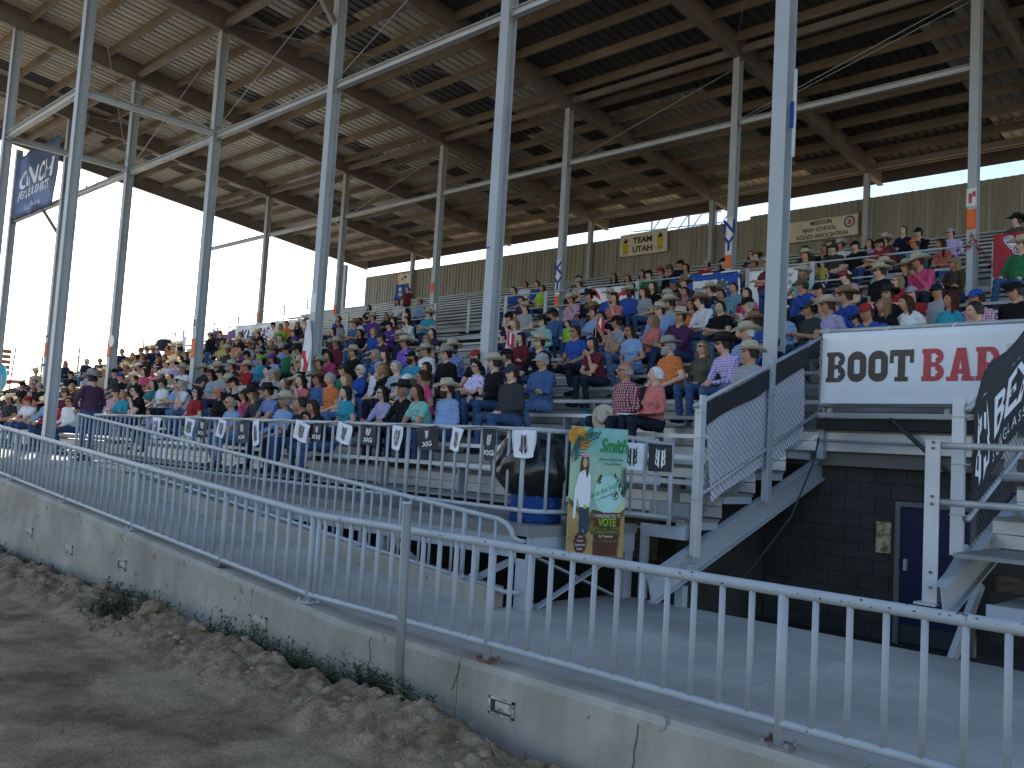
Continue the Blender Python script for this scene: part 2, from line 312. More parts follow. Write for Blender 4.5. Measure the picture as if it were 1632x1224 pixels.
def step_light(x, z, label, broken):
    t = root('step_light', (x, 4.75, z), label, 'light fixture', 'light fixtures set in the concrete wall')
    mb = MB(); w, h = .125, .062
    for a in ((-w,w,h-.016,h),(-w,w,-h,-h+.016),(-w,-w+.016,-h,h),(w-.016,w,-h,h)): mb.box(x+a[0],x+a[1],4.742,4.757,z+a[2],z+a[3])
    obj('frame', mb, plate_m, t); mb = MB()
    if broken: mb.box(x-.06,x+.10,4.748,4.758,z-.03,z+.035)
    else: mb.box(x-.108,x+.108,4.75,4.758,z-.045,z+.045)
    obj('cover_plate', mb, plate_m, t)
    obj('recess', MB().box(x-.11,x+.11,4.7535,4.7585,z-.046,z+.046), dark_steel, t)
step_light(-4.54,-1.83,'rusty broken light fixture in concrete wall nearest the rust stained base plate',True)
step_light(-7.86,-1.80,'light fixture in the concrete wall left of the steel pole with hanging wire',False)
step_light(-11.14,-1.66,'light fixture with bent white pipe frame in wall above the weeds',True)
step_light(-12.87,-1.68,'small pale light fixture in wall where the ramp is higher',False)
step_light(-14.47,-1.60,'smallest light fixture in the concrete wall at its left end',False)

# slabs of walkway, ramp and landing (each pour its own slab)
def slab(name, x0, x1, y0, y1, label, zo=0.):
    mb = MB(); n = 6
    for i in range(n+1):
        x = x0+(x1-x0)*i/n; z = ramp_z(x)+zo; mb.v += [(x,y0,z),(x,y1,z),(x,y1,z-.5),(x,y0,z-.5)]
    for i in range(n):
        for k in range(4): mb.f.append((i*4+k, i*4+4+k, i*4+4+(k+1)%4, i*4+(k+1)%4)); mb.m.append(0)
    mb.f += [(0,1,2,3), (n*4,n*4+1,n*4+2,n*4+3)]; mb.m += [0,0]
    o = obj(name, mb, slab_m); return tag(o, label, kind='structure')
xe = [10, 6.2, 3.0, -.12, -3.265, -6.415]
for a, b in zip(xe[:-1], xe[1:]): slab('walkway_slab', b+.005, a-.005, 5.02, 8.53, 'pale concrete walkway slab between railing and stand')
xe = [-6.425, -9.4, -12.5, -15.6, RX1]
for a, b in zip(xe[:-1], xe[1:]): slab('ramp_slab', b+.004, a-.004, 5.02, 6.42, 'concrete ramp slab rising to the left between two railings')
xe = [RX1-.01, -22, -26, -31, -37, -46]
for a, b in zip(xe[:-1], xe[1:]): slab('landing_slab', b+.004, a-.004, 5.02, 8.5, 'concrete landing in front of the far seats')
mb = MB(); n = 8
for i in range(n+1):
    x = -6.43+(RX1+6.43)*i/n; z = min(ramp_z(x)+.205, DECK+.02); mb.v += [(x,6.42,z-.8),(x,6.42,z-.02),(x,6.44,z),(x,6.66,z),(x,6.66,z-.8)]
for i in range(n):
    for k in range(4): mb.f.append((i*5+k, i*5+k+1, i*5+5+k+1, i*5+5+k)); mb.m.append(0)
mb.f += [(0,1,2,3,4)]; mb.m += [0]
crb = obj('ramp_curb', mb, concrete); tag(crb, 'raised concrete curb along the inner side of the ramp', 'curb')
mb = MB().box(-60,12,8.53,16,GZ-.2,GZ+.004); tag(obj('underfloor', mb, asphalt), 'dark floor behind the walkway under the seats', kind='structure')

# ------------------------------------------------------------------ railings
bal_me = {}
def baluster(h, r, m, key):
    if key not in bal_me:
        me = MB().tube((0,0,0),(0,0,h),r,n=8).mesh('baluster', None, True); me.materials.append(m); bal_me[key] = me
    return bal_me[key]
def post(parent, x, y, ztop, zbot, plate=True, r=.03, rusty=False):
    p = obj('post', MB().tube((x,y,zbot),(x,y,ztop),r,n=12), paint_rail, parent, True)
    if plate:
        bp = obj('base_plate', MB().box(x-.10,x+.10,y-.075,y+.075,zbot,zbot+.012), rust if rusty else paint_post, p)
        mb = MB()
        for a in (-.075,.075):
            for b in (-.05,.05): mb.tube((x+a,y+b,zbot+.012),(x+a,y+b,zbot+.04),.011,n=6)
        obj('anchor_bolts', mb, rust if rusty else galv, p)
    return p
def rail_bars(parent, x0, x1, y, zt, zb, step=.2, skip=(), r=.0195):
    """balusters between two pipes whose heights are given by zt(x), zb(x)"""
    n = int(round(abs(x1-x0)/step)); hs = zt(x0)-zb(x0)
    for i in range(1, n):
        x = x0+(x1-x0)*i/n
        if any(abs(x-s) < .06 for s in skip): continue
        m = rusty_pipe if rnd.random() < .05 else paint_rail
        obj('baluster', None, None, parent, me=baluster(hs, r, m, (round(hs,3), r, m.name)), loc=(x, y, zb(x)))
YR = 4.88
out = root('ramp_railing', (-6, YR, WALK), 'long grey painted pipe railing on top of the concrete wall', 'railing')
zt = lambda x: -.704+.0001*x if x > -7.25 else -.704+(-7.25-x)*.0655
zb = lambda x: zt(x)-.742
kn = [9, -6.9, -7.1, -7.3, -7.6, -30]
obj('top_rail', MB().path([(x,YR,zt(x)) for x in kn], .034, 12), paint_rail, out, True)
obj('bottom_rail', MB().path([(x,YR,zb(x)) for x in kn], .026, 10), paint_rail, out, True)
px_ = [6.95, 4.6, 2.25, -.12, -2.47, -4.845, -7.26, -8.94, -11.21, -13.51, -15.85, -18.2, -20.5, -23, -25.5, -28]
for x in px_: post(out, x, YR, zt(x), ramp_z(x)+.002, rusty=(x in (-4.845, -2.47, -8.94)))
post(out, -7.16, YR, zt(-7.16), zb(-7.16), plate=False, r=.024)
for a, b in zip(px_[:-1], px_[1:]): rail_bars(out, a, b, YR, zt, zb, .2)
ft = mat('paint_chip', (.07,.045,.035), .8, var=.4, scale=30)
mb = MB(); cr = random.Random(5)
for _ in range(60):
    x = cr.uniform(-6.5,-1.0); a = cr.uniform(-.3,1.2); s = cr.uniform(.002,.0065)
    p = Vector((x, YR-.034*math.cos(a), zt(x)+.034*math.sin(a))); n = Vector((0,-math.cos(a),math.sin(a)))
    t = Vector((0,math.sin(a),math.cos(a))); q = [p+n*.0012+Vector((1,0,0))*s*cr.uniform(.6,2)*i+t*s*cr.uniform(.4,1)*j for i, j in ((-1,-1),(1,-1),(1,1),(-1,1))]
    mb.add(q, [(0,1,2,3)])
obj('paint_chips', mb, ft, out, kind='stuff')
inn = root('inner_ramp_railing', (-12, 6.55, -1.0), 'grey pipe railing along the inner curb of the ramp', 'railing')
YI = 6.55
zi = lambda x: -.70+(-6.3-x)*.0808; zj = lambda x: zi(x)-.70
obj('top_rail', MB().path([(-17.9,YI,zi(-17.9)),(-6.45,YI,zi(-6.45)),(-6.34,YI,zi(-6.3)-.02),(-6.27,YI,zi(-6.3)-.075),(-6.24,YI,zi(-6.3)-.15),(-6.22,YI+.08,zi(-6.3)-.19),(-6.2,YI+.2,zi(-6.3)-.19)],.027,10), paint_rail, inn, True)
obj('bottom_rail', MB().path([(-17.9,YI,zj(-17.9)),(-6.3,YI,zj(-6.3)),(-6.2,YI+.1,zj(-6.3))],.023,10), paint_rail, inn, True)
pi_ = [-17.9, -15.6, -13.3, -11.0, -8.75, -6.95]
for x in pi_: post(inn, x, YI, zi(x), min(ramp_z(x)+.206, DECK+.022), r=.026)
for a, b in zip(pi_[:-1], pi_[1:]): rail_bars(inn, a, b, YI, zi, zj, .185, r=.016)
rail_bars(inn, -6.95, -6.25, YI, zi, zj, .23, r=.016)
# platform railing with its return along the end of the deck
YP, ZP, ZQ = 6.86, .245, -.60
pr = root('platform_railing', (-10, YP, DECK), 'grey baluster railing along the front of the platform hung with small flags', 'railing')
cnr = [(-6.42,YP),(-6.31,YP+.02),(-6.25,YP+.08),(-6.23,YP+.18)]
obj('top_rail', MB().path([(-17.9,YP,ZP)]+[(a,b,ZP) for a, b in cnr]+[(-6.0,8.1,ZP-.01),(-5.62,8.42,.17)],.027,10), paint_rail, pr, True)
obj('bottom_rail', MB().path([(-17.9,YP,ZQ)]+[(a,b,ZQ) for a, b in cnr]+[(-6.0,8.1,ZQ),(-5.62,8.42,-.62)],.024,10), paint_rail, pr, True)
pp_ = [-17.9, -15.5, -13.1, -10.7, -8.35, -6.45]
for x in pp_: post(pr, x, YP, ZP, DECK, r=.026, plate=False)
for a, b in zip(pp_[:-1], pp_[1:]): rail_bars(pr, a, b, YP, lambda x: ZP, lambda x: ZQ, .2, r=.0175)
for y, x in ((7.0,-6.23),(7.25,-6.19),(7.5,-6.14),(7.75,-6.08),(7.95,-6.03),(8.12,-5.97),(8.22,-5.86),(8.30,-5.77)):
    obj('baluster', None, None, pr, me=baluster(.845, .0175, rusty_pipe if y in (7.5,8.12) else paint_rail, ('p', y in (7.5,8.12))), loc=(x, y, ZQ))
post(pr, -5.64, 8.40, .2, DECK, r=.026, plate=False)

# ------------------------------------------------------------------ platform in front of the seats
pf = root('platform', (-12, 7.6, GZ), 'raised grey steel platform with braced legs at the front of the seats', 'platform')
xe = [-6.16, -9.2, -12.2, -15.2, RX1+.02]
for a, b in zip(xe[:-1], xe[1:]):
    for k in range(6):
        y0 = 6.68+k*.303; obj('deck_plank', MB().box(b+.004,a-.004,y0,y0+.297,DECK-.045,DECK), alum_tread, pf)
fas = mat('fascia_paint', (.36,.39,.43), .6, var=.06, scale=2)
obj('fascia', MB().box(-60 if False else RX1,-6.16,6.655,6.68,DECK-.10,DECK+.002), alum_tread, pf)
obj('front_beam', MB().box(RX1,-6.18,6.69,6.75,DECK-.33,DECK-.10), fas, pf)
obj('end_fascia', MB().box(-6.16,-6.135,6.655,8.5,DECK-.10,DECK+.002), alum_tread, pf)
obj('end_beam', MB().box(-6.22,-6.16,6.76,8.5,DECK-.31,DECK-.10), fas, pf)
for x, y in ((-6.24,6.76),(-6.24,8.42),(-8.6,6.8),(-11,6.8),(-13.5,6.8)): obj('leg', MB().box(x-.07,x+.07,y-.07,y+.07,(WALK if x > -6.4 else GZ+.004),DECK-.10), fas, pf)
for p0, p1 in (((-6.2,6.9,WALK),(-6.2,8.3,DECK-.31)),((-6.28,8.36,WALK),(-6.28,6.9,DECK-.31)),((-6.4,6.8,GZ+.03),(-8.5,6.8,DECK-.33)),((-8.7,6.8,GZ+.03),(-10.9,6.8,DECK-.33)),((-8.5,6.86,GZ+.03),(-6.4,6.86,DECK-.33)),((-13.4,6.8,GZ+.03),(-11.1,6.8,DECK-.33))):
    obj('brace', MB().beam(p0,p1,.02,.075,(1,0,0)), fas, pf)
pole = root('steel_pole', (-5.47, 4.55, GZ), 'galvanised steel pole standing in the dirt before the railing bend', 'pole')
obj('shaft', MB().tube((-5.45,4.55,gheight(-5.45,4.55)-.1),(-5.5,4.55,-.44),.037,n=16), mat('weathered_galvanised_pipe', (.27,.27,.25), .6, .2, var=.15, scale=5, bump=.08, stretch=(1,1,.15)), pole, True)
obj('rim', MB().tube((-5.5,4.55,-.455),(-5.5,4.55,-.437),.0385,n=16), galv, pole)
# ------------------------------------------------------------------ seating
RUN, RISE = .768, .296
Yn = lambda n: 8.52+RUN*n
Zn = lambda n: -.638+RISE*n
AIS = (-20.9, -19.9)
def rows(thing, ns, spans, seats=True, y_first=None, aisle=True):
    for n in ns:
        y, z = Yn(n), Zn(n)
        for (a, b) in spans(n):
            y0 = y if y_first is None or n != ns[0] else y_first
            w = (y+RUN-.02-y0)/2
            for k in range(2):
                obj('tread_plank', MB().box(a,b,y0+k*w+.003,y0+(k+1)*w-.003,z-.035,z), alum_tread, thing)
            if n > ns[0]:
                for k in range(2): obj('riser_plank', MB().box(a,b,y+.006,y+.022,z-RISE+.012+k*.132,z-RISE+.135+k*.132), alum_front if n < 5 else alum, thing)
            if seats:
                segs = [(a, b)]
                if aisle and a < AIS[0] and b > AIS[1]: segs = [(a, AIS[0]), (AIS[1], b)]
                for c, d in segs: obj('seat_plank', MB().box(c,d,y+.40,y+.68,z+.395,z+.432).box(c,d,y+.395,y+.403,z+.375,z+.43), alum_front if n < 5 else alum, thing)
lb = root('lower_bleacher', (-25, 8.6, GZ), 'lower aluminium bleacher with long plank seats filled with spectators', 'bleacher')
rows(lb, list(range(0,14)), lambda n: [(-45,-24.0),(-23.995,-5.52)] if n < 4 else [(-45,-24.0),(-23.995,-9.0),(-8.995,1.0)])
rows(lb, [14,15], lambda n: [(-45,-24.0),(-23.995,1.0)], seats=False)
mb = MB()
bx = mat('seat_bracket', (.30,.31,.32), .6, .2, var=.1)
for n in range(0, 8):
    x = -6.0
    while x > -13:
        y, z = Yn(n), Zn(n); obj('seat_bracket', MB().box(x-.02,x+.02,y+.43,y+.60,z+.002,z+.394), bx, lb); x -= 1.85
for n in (0,1,2,3):   # half steps in the aisle beside the fence
    obj('aisle_step', MB().box(-6.3,-5.75,Yn(n)+.44,Yn(n)+.76,Zn(n)+.001,Zn(n)+.155), bx, lb) if n in (0,1) else None
ub = root('upper_bleacher', (-25, 20.9, 4.0), 'upper aluminium bleacher behind the cross aisle below the corrugated wall', 'bleacher')
rows(ub, list(range(16,27)), lambda n: [(-45,-24.0),(-23.995,1.0)], aisle=False)
rb = root('right_bleacher', (-1, 8.5, GZ), 'empty aluminium bleacher right of the tunnel with pipe guard rails', 'bleacher')
rows(rb, [0,1,2,3], lambda n: [(-2.62,4.0)], y_first=8.2, aisle=False)
# rake beams at the open ends
def stringer(parent, x, y0, z0, y1, z1): obj('stringer', MB().ibeam((x,y0,z0),(x,y1,z1),.11,.30,.02), fas, parent)
stringer(lb, -5.50, 7.9, -1.36, 11.9, .06)
stringer(rb, -2.66, 8.1, -1.05, 11.9, .20)
for n in range(0,4): obj('tread_support', MB().box(-5.66,-5.52,Yn(n)+.05,Yn(n)+RUN-.06,Zn(n)-.12,Zn(n)-.036), fas, lb)
obj('leg', MB().box(-5.56,-5.46,8.46,8.56,GZ+.004,-1.35), fas, lb)
obj('foot_bracket', MB().box(-5.6,-5.36,8.44,8.6,-1.22,-1.10), galv, lb)
obj('sill_beam', MB().box(-6.1,-5.5,8.52,8.60,-.86,-.72), fas, lb)
obj('sill_post', MB().box(-6.1,-6.02,8.525,8.595,-1.576,-.862), fas, lb)

# side guard rail at the far end
er = root('end_railing', (-45, 9, -.6), 'guard rail running down the far open end of the seats against the sky', 'railing')
zr = lambda y: Zn((y-8.52)/RUN)+1.0
obj('top_rail', MB().tube((-45,9,zr(9)),(-45,29.4,zr(29.4)),.028,n=8), galv, er, True)
obj('lower_rail', MB().tube((-45,9,zr(9)-.45),(-45,29.4,zr(29.4)-.45),.022,n=8), galv, er, True)
obj('side_board', MB().beam((-45,9,zr(9)-.85),(-45,20,zr(20)-.85),.03,.3), purlin_m, er)
for y in (10,11.9,13.0,14.6,16.22,17.7,19.3,20.9,22.4,23,24.4,25.7,27.2,28.7): obj('post', MB().box(-45.03,-44.97,y-.03,y+.03,zr(y)-1.0,zr(y)+(.45 if y in (14.6,16.22) else .05)), galv, er)

# cross aisle rail with posts
ar = root('aisle_railing', (-20, 20.6, 4.0), 'two bar pipe rail along the cross aisle between lower and upper seats', 'railing')
for z in (5.08, 4.60): obj('rail', MB().tube((-44.8,20.62,z),(-6.35,20.62,z),.024,n=8), galv, ar, True); obj('rail', MB().tube((-5.85,20.62,z),(1,20.62,z),.024,n=8), galv, ar, True)
for x in [-4.0,-5.85,-6.35]+[-8.2-1.76*i for i in range(21)]: obj('post', MB().box(x-.06,x+.06,20.56,20.6,3.95,5.10), galv, ar)

# ------------------------------------------------------------------ tunnel under the seats
tn = root('tunnel_wall', (-5, 11.9, GZ), 'dark concrete block wall at the back of the tunnel under the seats', 'wall')
bm_ = None
for r in range(11):
    for c in range(-1, 9):
        x0 = -6.35+c*.4+(.2 if r%2 else 0); x1 = x0+.392; z0 = GZ+.006+r*.2
        if x1 < -6.3 or x0 > -3.3: continue
        x0 = max(x0, -6.3)
        if x1 > -4.46 and z0 < -.36 and x0 < -3.5: 
            if x0 >= -4.46: continue
            x1 = min(x1, -4.46)
        j = rnd.uniform(0,.006)
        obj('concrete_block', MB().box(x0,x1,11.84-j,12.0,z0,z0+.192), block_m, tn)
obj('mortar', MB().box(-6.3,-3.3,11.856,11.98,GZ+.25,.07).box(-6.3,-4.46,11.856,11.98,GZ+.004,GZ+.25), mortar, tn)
tw = root('tunnel_side_wall', (-6.4, 10.5, GZ), 'dark side wall of the tunnel behind the sloping stair beam', 'wall')
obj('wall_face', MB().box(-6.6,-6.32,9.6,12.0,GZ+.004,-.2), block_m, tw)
lt = MB().box(-6.3,-2.3,11.7,12.1,.075,.50); o = solid('lintel', lt, mat('lintel_concrete', (.17,.168,.16), .9, var=.1, scale=2, bump=.2), 'pale concrete lintel beam above the block wall of the tunnel', 'lintel beam')
dr = root('tunnel_door', (-4.0, 11.85, GZ), 'dark blue metal door in the block wall of the tunnel', 'door')
obj('door_leaf', MB().box(-4.40,-3.56,11.80,11.84,GZ+.01,-.40), blue_door, dr)
obj('handle', MB().box(-4.34,-4.30,11.74,11.80,-1.2,-1.06), galv, dr)
obj('kick_plate', MB().box(-4.38,-3.58,11.793,11.799,GZ+.03,GZ+.25), dark_steel, dr)
obj('door_frame', MB().box(-4.46,-4.40,11.76,11.86,GZ+.004,-.34).box(-3.56,-3.5,11.76,11.86,GZ+.004,-.34).box(-4.40,-3.56,11.76,11.86,-.40,-.34), mat('door_frame_paint', (.16,.165,.17), .6), dr)
pw = MB().box(-4.72,-4.53,11.81,11.835,-1.02,-.62); solid('framed_notice', pw, mat('notice_print', (.30,.20,.09), .6, var=.6, scale=16, col2=(.55,.48,.34), lo=.45, hi=.55), 'small framed brown and cream notice left of the blue door', 'notice')
dk = root('tunnel_deck', (-4.2, 11.6, .6), 'walkway edge over the tunnel with pale steel lip and pipe brace', 'walkway edge')
obj('edge_lip', MB().box(-5.42,-2.3,11.40,11.44,.70,.765), alum, dk)
obj('pipe', MB().tube((-5.42,11.5,.88),(-2.3,11.5,.88),.035,n=8), galv, dk, True)
obj('conduit', MB().tube((-5.42,11.45,.40),(-2.3,11.45,.36),.018,n=8), galv, dk, True)
obj('brace_pipe', MB().tube((-4.42,11.42,.70),(-3.62,11.42,-.02),.03,n=8), dark_steel, dk, True)
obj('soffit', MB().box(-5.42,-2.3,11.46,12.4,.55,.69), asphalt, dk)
hose = MB().path([(-5.3,11.3,.42),(-5.22,11.0,.1),(-5.3,10.6,-.6),(-5.55,10.2,-1.2),(-5.75,9.7,-1.7),(-6.0,9.3,GZ+.05),(-6.8,9.1,GZ+.03)],.013,6)
solid('hose', hose, mat('dark_green_hose', (.03,.05,.045), .5), 'thin dark hose hanging down in front of the block wall', 'hose', smooth=True)
sb = root('base_slab', (-1.4, 8.4, -1.2), 'grey slab with steel lip under the right bleacher', 'slab')
obj('slab_top', MB().box(-2.36,1.5,8.36,9.6,-1.10,-1.05), slab_m, sb)
obj('lip', MB().box(-2.38,1.5,8.30,8.355,-1.20,-1.04), fas, sb)
obj('leg', MB().box(-1.2,-1.1,8.5,8.6,GZ,-1.1), fas, sb)
for x in (-3.0,): solid('grey_strut', MB().beam((-2.9,8.62,GZ+.02),(-2.75,9.4,-1.0),.06,.09), fas, 'short grey strut leaning under the right bleacher', 'strut')

# ------------------------------------------------------------------ chain link fences beside the tunnel
wire_m = mat('fence_wire', (.10,.11,.13), .5, .4, var=.1)
def chain(x, y0, y1, zt, h, parent, pitch=.078, r=.0032):
    mb = MB(); k0 = int((y0-h)/pitch)-1; k1 = int((y1+h)/pitch)+2
    for sgn in (1,-1):
        for k in range(k0, k1):
            s0 = k*pitch; a, b = s0, s0+sgn*h     # runs from t=0 at the top to t=h below
            lo, hi = (a, b) if a < b else (b, a); c, d = max(lo, y0), min(hi, y1)
            if d-c < .02: continue
            ta, tb = abs(c-a), abs(d-a)
            mb.tube((x+.004*sgn,c,zt(c)-ta),(x+.004*sgn,d,zt(d)-tb),r,n=3,cap=False)
    obj('chain_link', mb, wire_m, parent, kind='stuff')
white_post = mat('pale_fence_post', (.56,.57,.58), .5, .1, var=.05, scale=3)
fl = root('tunnel_fence', (-5.44, 10, -.4), 'sloping chain link fence with square posts left of the tunnel', 'fence')
zl = lambda y: .70+.385*(y-8.55)
for y, m in ((8.55,white_post),(10.1,fas),(11.58,fas)): obj('post', MB().box(-5.375,-5.345,y-.05,y+.05,zl(y)-1.72,zl(y)+.05).box(-5.45,-5.376,y-.012,y+.012,zl(y)-1.72,zl(y)-.1), m, fl)
obj('top_rail', MB().tube((-5.40,8.45,zl(8.45)-.04),(-5.40,11.6,zl(11.6)-.04),.026,n=8), galv, fl, True)
obj('lower_rail', MB().tube((-5.40,8.6,-.37),(-5.40,11.55,.80),.022,n=8), galv, fl, True)
chain(-5.395, 8.58, 11.55, lambda y: zl(y)-.04, 1.28, fl)
for y in (8.55,10.1,11.58):
    for q in (.14,.42,1.1): obj('wire_tie', MB().box(-5.42,-5.338,y-.055,y+.055,zl(y)-q-.008,zl(y)-q), galv, fl)
frr = root('right_fence', (-2.68, 10, -.4), 'chain link fence with white posts at the left end of the right bleacher', 'fence')
zrr = lambda y: .68+.43*(y-8.52)
for y in (8.52,10.1,11.58): obj('post', MB().box(-2.74,-2.64,y-.035,y+.035,zrr(y)-1.36,zrr(y)+.05), white_post, frr)
obj('top_rail', MB().tube((-2.60,8.45,zrr(8.45)-.04),(-2.60,11.6,zrr(11.6)-.04),.026,n=8), galv, frr, True)
obj('lower_rail', MB().tube((-2.60,8.5,-.36),(-2.60,11.55,.9),.024,n=8), galv, frr, True)
chain(-2.595, 8.55, 11.55, lambda y: zrr(y)-.04, 1.30, frr)
for q in (.13,.55,1.0): obj('wire_tie', MB().box(-2.75,-2.6,8.48,8.56,zrr(8.52)-q-.01,zrr(8.52)-q), galv, frr)
gr = root('front_guard_rail', (-1, 8.2, -1), 'two pipe guard rail with bolted angle post in front of the right bleacher', 'railing')
obj('angle_post', MB().box(-2.84,-2.73,8.165,8.18,-1.08,.32).box(-2.852,-2.84,8.165,8.26,-1.08,.32), mat('pale_angle_steel', (.50,.51,.52), .5, .2, var=.1, scale=3, streak=.3), gr)
for z in (.275,-.215): obj('rail', MB().tube((-2.74,8.20,z),(4,8.20,z),.03,n=10), galv, gr, True)
obj('rail', MB().tube((-2.4,8.75,.03),(4,8.75,.03),.028,n=10), galv, gr, True)
obj('foot_plate', MB().box(-2.9,-2.72,8.1,8.22,-1.10,-1.08), galv, gr)
mb = MB()
for z in (.30,.25,-.17,-.235,-.82,-.95): mb.tube((-2.785,8.15,z),(-2.785,8.166,z),.013,n=8)
obj('bolt', mb, rust, gr)
obj('brace', MB().beam((-2.74,8.25,-1.02),(-2.74,8.95,-.66),.05,.13), fas, gr)

# ------------------------------------------------------------------ steel frame and roof
S = 6.0
XK = lambda k: -(k+.06)*S
zb_ = lambda y: 13.04-.1*y
CL = {}
def column(k, row, y, w, d, zbot, lab):
    x = XK(k); c = root('steel_column', (x, y, zbot), lab, 'column', None); z1 = zb_(y)
    obj('front_flange', MB().box(x-w/2,x+w/2,y-d/2,y-d/2+.016,zbot,z1), steel_col, c)
    obj('web', MB().box(x-.007,x+.007,y-d/2+.016,y+d/2-.016,zbot,z1), steel_col, c)
    obj('rear_flange', MB().box(x-w/2,x+w/2,y+d/2-.016,y+d/2,zbot,z1), steel_col, c)
    CL[(row,k)] = c; return c
ordn = ['','first','second','third','fourth','fifth','sixth','seventh']
fl_lab = {1:'nearest and widest steel column, beside the tunnel fence',2:'tall pale steel column behind the man in pale blue shirt',3:'tall steel column with a red and white flag tied to its foot',
 4:'steel column with orange tape standing in the left crowd',5:'steel column with orange tape and white disc near the standing man',6:'steel column with blue tape hidden behind the leftmost tall column',7:'last front row steel column carrying the blue jeans banner'}
rl = {1:'slim steel column at cross aisle with orange paper beside the red banner',2:'slim steel column with letters NY above the blue flag',3:'slim steel column with blue letters KY',4:'slim steel column with an orange paper in front of corrugated wall',5:'slim steel column with orange tape left of the corrugated wall',6:'slim steel column with orange tape above the Kansas banner',7:'slim steel column against bright sky behind the left crowd'}
for k in range(1,8): column(k, 'F', 12.0, .225, .25, Zn(4)+.001, fl_lab[k])
for k in range(1,8): column(k, 'R', 20.76, .19, .22, Zn(15)+.001, rl[k])
wl = {1:'wall column right of the Missouri banner',2:'wall column beside the step in the wall',3:'wall column left of the Team Utah banner',4:'wall column mostly hidden behind a tall front column',5:'wall column right of the blue flag on the wall',6:'wall column left of the blue flag at the wall end',7:'far rear column standing clear of the wall against the sky'}
for k in range(1,8):
    column(k, 'W', 29.36, .17, .19, Zn(26)-.3, wl[k]+(' under the roof' if k < 6 else ''))
nl = {4:'tallest left steel column rising past the roof beams beside the front seats',5:'leftmost tall steel column cut by the photo edge',6:'steel column of the nearest row left of the photo edge'}
for k in (4,5): column(k, 'N', 8.22, .225, .25, DECK, nl[k])
rf = root('roof', (-20, 18, 11), 'long metal grandstand roof on steel rafters and purlins', 'roof')
for k in range(0,8):
    x = XK(k) if k < 7 else -41.9
    obj('rafter', MB().ibeam((x,5.8,zb_(5.8)+.29),(x,30.55,zb_(30.55)+.29),.20,.58,.018), steel_beam, rf)
y = 6.1; i = 0; ys_ = []
while y < 30.6:
    zc = zb_(y)+.36
    obj('purlin', MB().box(-42.1,1.5,y-.006,y+.006,zc,zc+.26).box(-42.1,1.5,y+.006,y+.075,zc,zc+.01), purlin_m, rf); ys_.append(y); y += 1.2
for yy, zz, sz in ((12.0,.12,.2),(20.76,.14,.2),(29.36,.1,.16)):
    for k in range(0,7): obj('eave_strut', MB().box(XK(k+1)+.11 if k < 6 else -41.8,XK(k)-.11,yy-.05,yy+.05,zb_(yy)+zz,zb_(yy)+zz+.2), steel_beam, rf)
beamp = mat('tie_beam_paint', (.46,.47,.47), .5, .1, var=.08, scale=1.6)
for k in range(1,7): obj('tie_beam', MB().ibeam((XK(k+1)+.12,12.0,8.66),(XK(k)-.12,12.0,8.66),.16,.17,.014), beamp, rf)
for k in range(1,7): obj('tie_beam', MB().ibeam((XK(k+1)+.1,20.76,9.17),(XK(k)-.1,20.76,9.17),.14,.15,.012), beamp, rf)
for k in (4,5): obj('tie_beam', MB().ibeam((XK(k),8.36,8.76),(XK(k),11.86,8.76),.16,.17,.014), beamp, rf)
obj('tie_beam', MB().ibeam((XK(5)+.12,8.22,8.80),(XK(4)-.12,8.22,8.80),.16,.2,.014), beamp, rf)
obj('tie_beam', MB().ibeam((-42.0,12.0,8.66),(XK(7)+.1,12.0,8.66),.16,.17,.014), beamp, rf)
for k in (1,2,3): obj('knee_brace', MB().ibeam((XK(k),11.86,10.25),(XK(k),10.3,12.0),.13,.13,.012), steel_beam, rf)
obj('knee_brace', MB().ibeam((XK(6)+.1,12.0,9.0),(XK(6)+1.7,12.0,11.7),.1,.1,.012), steel_beam, rf)
obj('knee_brace', MB().ibeam((XK(7)+.1,12.0,10.9),(XK(6)-.15,12.0,7.3),.09,.09,.01), steel_beam, rf)
def rod(p, q): obj('brace_rod', MB().tube(p,q,.011,n=5), galv, rf, True)
for k in (1,2,3,4,5):
    a, b = XK(k), XK(k+1)
    if k in (1,3,5): rod((a,12.1,zb_(12)+.3),(b,20.6,zb_(20.6)+.25)); rod((b,12.1,zb_(12)+.3),(a,20.6,zb_(20.6)+.25))
    if k in (1,2,4): rod((a,20.9,zb_(20.9)-.1),(b,20.9,9.25))
rod((XK(4),12,11.7),(XK(5),12,8.8)); rod((XK(5),12,11.7),(XK(4),12,8.8)); rod((XK(3),12,11.7),(XK(4),12,8.9)); rod((XK(5),8.3,11.9),(XK(4),11.9,9)); rod((XK(4),8.3,11.9),(XK(5),11.9,9))
rod((XK(2),12,11.6),(XK(3),12,8.8)); rod((XK(1),20.7,10.9),(XK(2),20.7,9.2))
# roof sheets, each with its own ribs
def sheet_me(w, y0, y1, m):
    mb = MB(); pr = []; n = 3; p = w/n
    for i in range(n): pr += [(i*p,0),(i*p+p*.70,0),(i*p+p*.78,.042),(i*p+p*.90,.042)]
    pr.append((w+.03,-.002))
    for yy in (y0, (y0+y1)/2, y1): mb.v += [(x,yy,zb_(yy)+.625+z) for x, z in pr]
    c = len(pr); mb.f = [(j*c+i, j*c+i+1, (j+1)*c+i+1, (j+1)*c+i) for j in range(2) for i in range(c-1)]; mb.m = [0]*len(mb.f)
    me = mb.mesh('roof_sheet', (0, 18, 11)); me.materials.append(m); return me
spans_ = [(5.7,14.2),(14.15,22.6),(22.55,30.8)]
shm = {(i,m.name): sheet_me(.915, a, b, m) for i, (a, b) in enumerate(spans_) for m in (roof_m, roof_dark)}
x = -42.15; sr = random.Random(11)
